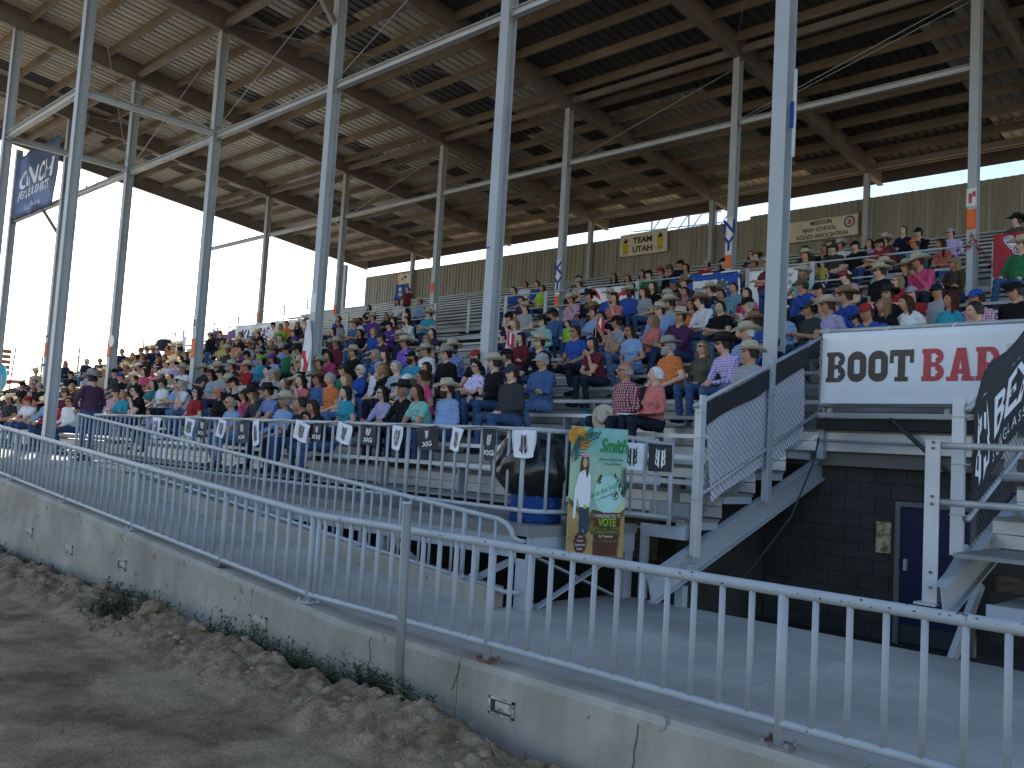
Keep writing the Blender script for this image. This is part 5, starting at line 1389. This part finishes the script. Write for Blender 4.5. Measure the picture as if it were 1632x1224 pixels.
def garland(pts, label):
    mb = MB(); r2 = random.Random(4)
    for a, c in zip(pts[:-1], pts[1:]):
        for i in range(26):
            p = Vector(a).lerp(Vector(c), i/26)+Vector((r2.gauss(0,.02),r2.gauss(0,.02),r2.gauss(0,.02)-.05*math.sin(math.pi*i/26)))
            d = Vector((r2.gauss(0,1),r2.gauss(0,1),r2.gauss(0,1))).normalized()*.05; mb.beam(p-d,p+d,.012,.006)
    c = np.mean(np.array(mb.v), axis=0); tag(obj('garland', mb, gar, loc=tuple(c), kind=None), label, 'garland')
garland([(-8.2,20.52,5.05),(-7.4,20.52,4.85),(-6.4,20.52,5.0),(-6.3,20.5,5.3),(-6.1,20.5,4.9),(-5.8,20.5,4.5)], 'red tinsel garland draped on the aisle rail beside the red banner')
garland([(-8.35,20.5,5.35),(-8.15,20.5,5.2),(-8.3,20.5,5.05)], 'red tinsel bunch tied to the aisle rail post by the plaid man')
b = Ban('kansas_banner', (-37.9,20.48,3.85), XP, ZU, 3.5, 1.18, banner_w, 'long white KANSAS banner with blue and black letters above the sunlit crowd', wave=.03, seed=14, nu=36)
b.text('KANSAS', 1.75, .70, .72, blue_ink, bold=.02, sx=.95); b.text('HIGH SCHOOL RODEO', 1.75, .2, .2, ink, bold=.006); b.poly([ell(.15+.12*i%.4, .55+.1*i, .05, .12) for i in range(4)], gold, name='sunflower')
b = Ban('rainbow_banner', (-40.0,20.48,3.9), XP, ZU, 1.95, 1.1, mat('mauve_cloth', (.30,.16,.24), .8, var=.3, scale=2, col2=(.14,.12,.3), lo=.4, hi=.6), 'dark mauve banner with red stripe left of the KANSAS banner', wave=.06, seed=15, shape=lambda u, v: (u*1.95, v*1.1-.28*v*math.sin(math.pi*u)))
b.poly([[(.9,.1),(1.1,.1),(1.7,.95),(1.5,.95)]], mat('flag_red', (.55,.03,.05)), nrm=.012, name='stripe')
b = Ban('far_sign', (-44.9,20.5,3.95), XP, ZU, 2.0, .95, banner_w, 'white sagging sign with blue and orange lettering at the far corner rail', wave=.03, seed=16, shape=lambda u, v: (u*2.0, v*.95-.35*v*math.sin(math.pi*u)))
b.text('RODEO', 1.0, .42, .22, blue_ink, bold=.006); b.text('TEAM', 1.3, .2, .2, orange_p, bold=.006)
b = Ban('pale_banner', (-34.2,20.48,3.9), XP, ZU, 3.3, 1.05, mat('pale_printed_cloth', (.55,.50,.44), .8, var=.2, scale=3, col2=(.62,.22,.08), lo=.55, hi=.62), 'pale banner with orange print right of the KANSAS banner', wave=.03, seed=17)
# dark blue jeans banner hung from the front beam
b = Ban('jeans_banner', (-42.0,11.86,8.62), XP, ZU, 5.0, 2.75, mat('navy_mesh_cloth', (.20,.26,.42), .8, var=.2, scale=.8, col2=(.32,.40,.56), lo=.4, hi=.7), 'blue CINCH jeans banner hung under the roof at upper left', wave=.05, seed=18, nu=30)
translucent(_mats['navy_mesh_cloth'], .65)
b.text('CINCH', 2.5, 1.55, 1.05, white_ink, bold=.03, sx=1.2, shear=.1); b.text('JEANS & SHIRTS', 2.5, .92, .50, white_ink, bold=.01, sx=1.0); b.text('Lead This Life', 2.4, .35, .34, white_ink, sx=1.0)
# letters, papers and tape on the columns
def paper(x, y, z, w, h, m, label, cat='paper sign', txt=None, tm=None, size=.2):
    t = Ban('paper_sign', (x-w/2, y, z), XP, ZU, w, h, m, label, cat, wave=.003, seed=x, nu=4, nv=4)
    if txt:
        for i, c in enumerate(txt): t.text(c, w/2, h-size*.7-size*1.15*i, size*1.3, tm or blue_ink, bold=.012)
    return t
paper(XK(3),20.635,4.95,.19,1.12,white_p,'tall white paper with blue letters KY on a slim column',txt='KY',size=.42)
paper(XK(3),20.63,4.55,.18,.36,orange_p,'orange paper just below the KY letters')
paper(XK(2),20.635,5.55,.19,1.02,white_p,'tall white paper with blue letters NY on a slim column',txt='NY',size=.40)
paper(XK(2),20.63,5.20,.18,.33,orange_p,'orange paper just below the NY letters')
paper(XK(1),20.635,5.95,.22,.42,white_p,'white photo print taped to the slim column right of the red garland').poly([rect(.05,.12,.08,.30),rect(.13,.19,.22,.34)], red_ink, name='print')
paper(XK(1),20.63,5.45,.19,.44,orange_p,'orange paper under the white photo print on the right slim column')
paper(XK(4),20.635,5.55,.17,.34,orange_p,'orange paper on the slim column right of the blue flag')
paper(XK(5),20.635,5.10,.17,.40,orange_p,'orange paper on the slim column at the end of the corrugated wall')
paper(XK(6),20.635,5.20,.19,.42,orange_p,'orange paper on the slim column above the KANSAS banner')
paper(XK(4),11.86,2.15,.24,.55,orange_p,'orange tape on the column rising from the middle of left crowd')
paper(XK(5),11.86,2.35,.24,.60,orange_p,'orange sign on the column beside the white disc')
paper(XK(6),11.86,2.55,.24,.55,orange_p,'orange sign on the column half hidden behind the leftmost tall column')
paper(XK(4),11.855,2.95,.22,.42,white_p,'white paper notice with brown print on the left crowd column').poly([rect(.05,.17,.1,.3)], brown_ink, name='print')
paper(XK(3),11.865,3.05,.24,.48,white_p,'white paper with blue tape above the red and white flag')
disc = MB().rings([[(XK(5)+.26+.2*math.cos(2*math.pi*i/20), yy, 2.88+.2*math.sin(2*math.pi*i/20)) for i in range(20)] for yy in (11.82,11.84)]); solid('white_disc', disc, white_p, 'white round disc fixed to the column with orange sign', 'disc')
tp = MB().box(XK(6)-.12,XK(6)+.12,11.862,11.868,3.3,3.38).box(XK(6)-.12,XK(6)+.12,11.862,11.868,2.2,2.3); solid('blue_tape', tp, blue_v, 'blue tape strips round the half hidden left column', 'tape')
tp = MB().box(XK(2)-.115,XK(2)-.02,11.862,11.868,3.92,3.95); solid('blue_tape', tp, blue_v, 'short blue tape strip on the tall column near the pale blue shirted man', 'tape')
paper(XK(1)+.16,12.05,4.6,.06,1.35,white_p,'narrow white strip behind the nearest wide column',cat='strip'); tp = MB().box(XK(1)+.10,XK(1)+.16,12.03,12.04,5.05,5.45); solid('blue_tape', tp, blue_v, 'blue tape on the edge of the nearest wide column', 'tape')
b = Ban('small_flag', (XK(3)-.16,11.78,1.62), XP, ZU, .40, 1.25, white_p, 'red and white maple leaf flag tied to the column foot', 'flag', .035, 19, shape=lambda u, v: (u*(.22+.16*(1-v)), v*1.25), nu=8)
b.poly([rect(.01,.30,.02,.50),rect(.01,.20,1.02,1.2)], mat('flag_red', (.55,.03,.05)), name='red_band')
for i, (x, y, z, l) in enumerate(((-14.55,14.7,2.55,'small red and white flag held beside the pink plaid shirt'),(-12.0,14.8,2.75,'small red and white flag held by the red haired woman'),(-20.0,15.3,2.6,'small red and white flag standing in the aisle'))):
    t = root('hand_flag', (x,y,z), l, 'flag'); obj('stick', MB().tube((x,y,z-.35),(x,y,z+.3),.006,n=5), white_p, t)
    mb = MB(); mb.grid(lambda u, v: (x+u*.22, y+.02*math.sin(u*7), z+.28-v*.34-u*.12), 8, 4); obj('cloth', mb, mat('flag_red', (.55,.03,.05)), t); mb = MB(); mb.grid(lambda u, v: (x+.06+u*.1, y-.006+.02*math.sin((.06+u*.1)/.22*7), z+.24-v*.27-u*.05), 5, 3); obj('white_band', mb, white_p, t)
# ------------------------------------------------------------------ small flags along the platform rail
pen = [(230,'k'),(251,'w'),(305,'w'),(325,'k'),(356,'w'),(388,'k'),(409,'w2'),(485,'w'),(508,'k2'),(553,'w'),(590,'k'),(637,'w2'),(683,'k2'),(732,'w2'),(783,'k2'),(838,'w2')]
penw = mat('pennant_white', (.70,.71,.76), .8, var=.03, bump=.15, bscale=10); penk = mat('pennant_black', (.03,.03,.034), .7, var=.2, bump=.2, bscale=10)
ORD2 = 'one two three four five six seven eight nine ten eleven twelve thirteen fourteen fifteen sixteen'.split()
for i, (px, c) in enumerate(pen):
    d = ray(px, 668+ (px-130)*.022); X = d[0]/d[1]*6.82; q3 = random.Random(i*5+2); w = .33*q3.choice((.55,.8,1,1.05,1.1)); h = q3.uniform(.24,.36); tilt = q3.gauss(0,.16)
    ux = Vector((math.cos(tilt),0,math.sin(tilt))); uz = Vector((-math.sin(tilt),0,math.cos(tilt))); dark = c[0] == 'k'
    b = Ban('pennant', Vector((X,6.80,.235))-ux*w/2-uz*h, ux, uz, w, h, penk if dark else penw, ('black' if dark else 'white')+' pennant with '+('white X3G print' if dark else 'black logo')+', number %s from the left on the platform rail'%ORD2[i], 'pennant', .014, i, shape=lambda u, v: ((.5+(u-.5)*(1-.12*(1-v)))*w, v*h+.05*h*math.sin(math.pi*u)*(v-1)), group='pennants strung along the platform rail', nu=8, nv=5)
    if dark: b.poly([[(w*.5+(y-h*.5)*0+(x-w*.5)*.8, h*.56+(y-h*.5)*.8) for x, y in p] for p in bexlogo(w*.5,h*.40,w*.30,h*.42)], white_ink, name='logo'); b.text('X3G', w*.5, h*.22, .075, white_ink, bold=.002, sx=1.3)
    else: b.poly(bexlogo(w*.5,h*.16,w*.36,h*.66), ink, name='logo')
for i, (x, y, c) in enumerate(((-6.02,8.02,'w'),(-5.80,8.24,'k'))):
    ux = Vector((.6,.6,0)).normalized(); b = Ban('pennant', Vector((x,y-.05,-.12)), ux, ZU, .26, .30, penw if c == 'w' else penk, 'white pennant on the end rail right of the tall poster' if c == 'w' else 'black pennant on the end rail nearest the fence post', 'pennant', .012, i+30, group='pennants strung along the platform rail', nu=8, nv=5)
    b.poly(bexlogo(.13,.06,.11,.18), ink if c == 'w' else white_ink, name='logo')
st = MB().path([(-17.5+i*.28,6.815,.235-.02*math.sin(i*1.3)) for i in range(40)],.006,4); solid('string', st, dark_steel, 'thin black string carrying the pennants along the platform rail', 'string')
# ------------------------------------------------------------------ tall poster tied to the deck end
sky_p = mat('poster_print', (.20,.46,.44), .55, var=.3, scale=2.6, col2=(.55,.60,.28), lo=.36, hi=.66)
d0 = ray(905,694); d1 = ray(992,694); XA = -6.02
pa = Vector((-6.045,7.15,-1.05)); pux = Vector((.36,.93,0)).normalized()
b = Ban('tall_poster', pa, pux, ZU, .93, 1.36, sky_p, 'tall tropical printed poster reading Smith and VOTE tied to the railing', 'poster', .0006, 22, nu=14, nv=20, kx=.74)
frd = mat('palm_print', (.02,.075,.055), .6); sand = mat('sand_print', (.42,.25,.09), .6, var=.3, scale=8); gl = mat('glow_print', (.60,.26,.03), .6, var=.3, scale=6); wood = mat('sign_board_print', (.10,.03,.02), .6, var=.25, scale=12); gtx = mat('green_print', (.03,.24,.05), .6); bord = mat('surfboard_print', (.40,.66,.60), .6, var=.08)
def frond(cx, cy, a, L, n=9): 
    P = [[(cx,cy),(cx+math.cos(a)*L+.01,cy+math.sin(a)*L),(cx+math.cos(a)*L,cy+math.sin(a)*L+.012)]]
    for i in range(1, n+1):
        t = i/n; x, y = cx+math.cos(a)*L*t, cy+math.sin(a)*L*t
        for s in (-1,1): q = a+s*.75; l = L*.42*(1.15-t*.7); P.append([(x,y),(x+math.cos(q)*l*.5+.012,y+math.sin(q)*l*.5),(x+math.cos(q)*l,y+math.sin(q)*l),(x+math.cos(q)*l*.5-.01,y+math.sin(q)*l*.5+.01)])
    return P
b.poly([ell(.10,1.26,.16,.10),ell(.2,1.18,.10,.06)], gl, name='sun_glow'); b.poly([[(.0,.30),(.36,.26),(.40,.0),(.93,0),(.93,.52),(.80,.44),(.40,.50),(.30,.42),(0,.62)]], mat('undergrowth_print', (.06,.05,.025), .6, var=.7, scale=18, col2=(.20,.17,.03), lo=.45, hi=.6), name='undergrowth', nrm=.0062)
b.poly([rect(0,.42,0,.24),[(0,.2),(.30,.2),(.16,.46),(0,.56)],[(.84,0),(.93,0),(.93,.48),(.87,.40)]], sand, name='sand', nrm=.0065, kind='stuff')
b.poly(frond(.02,1.02,.75,.42)+frond(.0,1.1,.35,.46)+frond(.02,.95,1.25,.3)+frond(.86,.62,2.1,.26)+frond(.86,.62,1.5,.3)+frond(.86,.62,1.0,.16)+frond(.46,.74,1.2,.12), frd, name='palm_frond', nrm=.007, kind='stuff')
b.poly([ell(.64,.66,.24,.20,24)], bord, name='surfboard', nrm=.0075)
sk_ = mat('poster_skin', (.55,.32,.22)); hb = mat('poster_hair', (.10,.05,.03))
b.poly([ell(.235,1.00,.062,.085),ell(.19,.93,.03,.10),ell(.275,.93,.025,.1)], hb, name='printed_hair', nrm=.008); b.poly([ell(.235,.985,.036,.052)], sk_, name='printed_face', nrm=.009)
b.poly([[(.14,.86),(.20,.90),(.28,.90),(.335,.85),(.35,.60),(.32,.52),(.18,.52),(.13,.62),(.115,.40),(.075,.40),(.085,.7)]], white_ink, name='printed_shirt', nrm=.0085); b.poly([ell(.235,1.062,.07,.022)], mat('flower_print', (.62,.30,.42)), name='printed_flowers', nrm=.0095)
b.poly([[(.175,.52),(.335,.52),(.33,.24),(.27,.24),(.255,.42),(.235,.24),(.18,.24)]], mat('poster_jeans', (.04,.06,.11)), name='printed_jeans', nrm=.0085); b.poly([rect(.24,.29,.505,.545)], gold, name='printed_buckle', nrm=.0095)
b.poly([rect(.42,.86,.32,.47),rect(.44,.82,.19,.29),rect(.43,.80,.02,.16),ell(.215,.15,.11,.12,10)], wood, name='printed_boards', nrm=.0085)
b.text('Smith', .69, 1.17, .20, gtx, bold=.006, shear=.3, nrm=.0095); b.text('I CHALLENGE YOU TO', .64, .435, .048, white_ink, nrm=.0105, sx=.9); b.text('VOTE', .64, .365, .115, mat('lime_print', (.18,.42,.03)), bold=.004, nrm=.0105); b.text('LONIE ANN SMITH', .63, .265, .042, mat('lime_print', (.18,.42,.03)), nrm=.0105); b.text('for Treasurer', .63, .222, .042, white_ink, nrm=.0105)
b.text('a BIG name in High School Rodeo', .66, 1.03, .035, ink, nrm=.0095, sx=.85); b.text('Great name for Senate', .68, .985, .035, ink, nrm=.0095, sx=.85)
b.text('Lonie Ann Smith', .56, .70, .085, gtx, shear=.3, rot=.28, nrm=.0095, sx=.85); b.text('is our official candidate', .58, .635, .034, ink, rot=.28, nrm=.0095); b.poly(ringp(.76,.655,.038,.048), ink, name='printed_badge', nrm=.0095); b.poly([[(.735,.64),(.75,.68),(.785,.685),(.79,.66),(.765,.66),(.77,.63)]], ink, name='printed_horse', nrm=.0095)
for i, t in enumerate(('Vote','Honest','Experienced','Leader')): b.text(t, .215, .215-.042*i, .034, white_ink, nrm=.0105)
# ------------------------------------------------------------------ barrel with bag, loose things
t = root('trash_barrel', (-6.55,7.25,DECK), 'blue trash barrel with black plastic bag on the platform corner', 'trash can')
bx_, by_ = -6.62, 7.28; mb = MB(); rr = []
for z, r in ((0,.27),(.02,.285),(.28,.285),(.30,.295),(.32,.285),(.58,.285),(.60,.295),(.62,.285),(.88,.28)): rr.append([(bx_+r*math.cos(2*math.pi*i/24), by_+r*math.sin(2*math.pi*i/24), DECK+.005+z) for i in range(24)])
obj('barrel', mb.rings(rr), barrel_m, t, True)
mb = MB(); br2 = random.Random(9); rr = []
for j in range(23):
    f = j/22; z = DECK+.30+f*.66; r0 = .30+.15*math.sin(min(1,f*1.1)*math.pi)**.8*(1-.25*f)
    ring = []
    for i in range(60):
        a = 2*math.pi*i/60; k = r0*(1+.16*mn.noise((math.cos(a)*2.3,math.sin(a)*2.3,f*2.5))+.16*abs(mn.noise((math.cos(a)*4,math.sin(a)*4,f*2+3)))+.05*mn.noise((math.cos(a)*9,math.sin(a)*9,f*4)))+(.05*max(0,-math.cos(a))*math.sin(f*math.pi) )
        ring.append((bx_+k*math.cos(a), by_+k*math.sin(a), z-.06*(f < .05)*abs(mn.noise((a*2,0,0)))))
    rr.append(ring)
obj('bag', mb.rings(rr, cap=False).rings([rr[-1], [(bx_+(x-bx_)*.8, by_+(y-by_)*.8, DECK+.86) for x, y, z in rr[-1]]]), bag_m, t, True)
tb = MB().box(-6.95,-6.40,6.72,6.84,DECK+.001,DECK+.07); 
t = root('held_hat', (-9.2,10.6,.2), 'cream straw cowboy hat resting on the knee of the bald man', 'hat')
def place_hat(mesh_mb, m4):
    mb = mesh_mb; mb.v = [tuple(m4@Vector(v)) for v in mb.v]; return mb
q = next(p for p in ppl if p['px'] == 1001); kx, ky, kz = q['X'], q['Y'], dz(q)
t.location = (kx-.3,ky-.42,kz+.2)
obj('felt', place_hat(cowboy_mesh(), Matrix.Translation((kx-.02,ky-.50,kz+.17))@Matrix.Rotation(R_(78),4,'X')@Matrix.Rotation(R_(25),4,'Y')@Matrix.Scale(.95,4)), [HATM['cs'], BANDM], t, True)
q2 = next(p for p in ppl if p['px'] == 1043 and p['py'] == 604); x, y, z = q2['X'], q2['Y'], dz(q2)
t = root('open_book', (x-.05,y-.42,z+.2), 'open programme lying on the lap of the white haired woman', 'book')
obj('pages', MB().add([(x-.28,y-.50,z+.235),(x-.05,y-.52,z+.225),(x-.05,y-.26,z+.245),(x-.28,y-.24,z+.26),(x-.28,y-.50,z+.245),(x-.05,y-.52,z+.235),(x-.05,y-.26,z+.255),(x-.28,y-.24,z+.27)],[(0,1,2,3),(4,5,6,7),(0,1,5,4),(1,2,6,5),(2,3,7,6),(3,0,4,7)]), white_p, t)
obj('cover', MB().add([(x-.05,y-.52,z+.222),(x+.20,y-.48,z+.235),(x+.20,y-.22,z+.25),(x-.05,y-.26,z+.24),(x-.05,y-.52,z+.232),(x+.20,y-.48,z+.245),(x+.20,y-.22,z+.26),(x-.05,y-.26,z+.25)],[(0,1,2,3),(4,5,6,7),(0,1,5,4),(1,2,6,5),(2,3,7,6),(3,0,4,7)]), black_v, t)
for i, (px, py, m, l) in enumerate(((547,628,white_p,'white paper cup held by the blonde woman'),(268,650,white_p,'white paper cup in the left crowd'),(604,662,mat('pink_cup', (.6,.1,.14)),'clear red cup on the seat beside the lavender shirt'))):
    n, X, Y = seat_of(px, py, .30); z = Zn(n)+.432+.22; mb = MB().rings([[(X+r*math.cos(2*math.pi*i/12), Y-.35+r*math.sin(2*math.pi*i/12), z+h) for i in range(12)] for h, r in ((0,.032),(.11,.044),(.115,.046),(.12,.044))]); solid('cup', mb, m, l, 'cup')
bagm = mat('dark_bag', (.03,.033,.045), .7, var=.3, bump=.4, bscale=12)
def lump(x, y, z, sx, sy, sz, m, label, cat, seed):
    mb = MB(); rr = []
    for j in range(1,8):
        ph = math.pi*j/8; rr.append([(x+sx*math.sin(ph)*math.cos(2*math.pi*i/14)*(1+.2*mn.noise((i*.9,j*.7,seed))), y+sy*math.sin(ph)*math.sin(2*math.pi*i/14), z+sz*(.9+math.cos(ph))*(1+.12*mn.noise((i*.5,j,seed)))) for i in range(14)])
    t = root(cat.replace(' ','_'), (x,y,z), label, cat); obj('body', mb.rings(rr[::-1]), m, t, True); obj('strap', MB().path([(x-sx*.6,y,z+sz*1.5),(x-.02,y-.03,z+sz*2.3),(x+sx*.6,y,z+sz*1.5)],.014,6), m, t, True)
lump(-9.25,11.15,Zn(3)+.0,.17,.13,.13,bagm,'dark handbag on the seat row left of the plaid couple','bag',1)
lump(-9.9,10.35,Zn(2)+.0,.13,.11,.12,bagm,'dark blue backpack on the tread below the maroon shirt woman','bag',2)
lump(-46.5+1.8,20.2,4.1,.5,.4,.35,bagm,'large black speaker cover at the far corner of the seats','speaker',3)
lump(-10.0,12.2,Zn(4)+.02,.11,.1,.13,mat('turquoise_bag', (.02,.30,.38), .7, bump=.3),'small turquoise bag under the maroon shirt woman','bag',4)
# scoreboard and balloon beyond the far end
t = root('scoreboard', (-62,18,0), 'brown lattice board with steel frame beyond the far end of the stand', 'board')
for i in range(5): obj('slat', MB().box(-62.05,-61.95,15.4,18.25,3.0+i*.33,3.24+i*.33), mat('rust_board', (.24,.12,.07), .7, var=.3), t)
obj('frame', MB().beam((-62,18.3,1.2),(-62,18.5,4.8),.08,.08).beam((-62,16.5,-2.1),(-62,16.5,3),.15,.15), galv, t)
obj('foot_beam', MB().beam((-61.6,16.5,2.4),(-61.6,19.1,2.6),.1,.25), mat('red_beam', (.25,.03,.03)), t)
mb = MB(); rr = [[(-50+.35*math.sin(math.pi*j/9)*math.cos(2*math.pi*i/16), 14.3+.35*math.sin(math.pi*j/9)*math.sin(2*math.pi*i/16), 2.2+.75*math.cos(math.pi*j/9)) for i in range(16)] for j in range(9,-1,-1)]
solid('balloon', mb.rings(rr), mat('turquoise_film', (.02,.45,.70), .3), 'turquoise balloon shape against the sky at the left edge', 'balloon', smooth=True)
gs = Ban('green_screen', (-44.9,13.2,.3), (0,1,.385), ZU, 3.0, .9, mat('green_mesh_cloth', (.10,.30,.22), .8, var=.3, scale=5), 'torn green mesh cloth on the far end rail beyond the standing man', 'cloth', .05, 25)
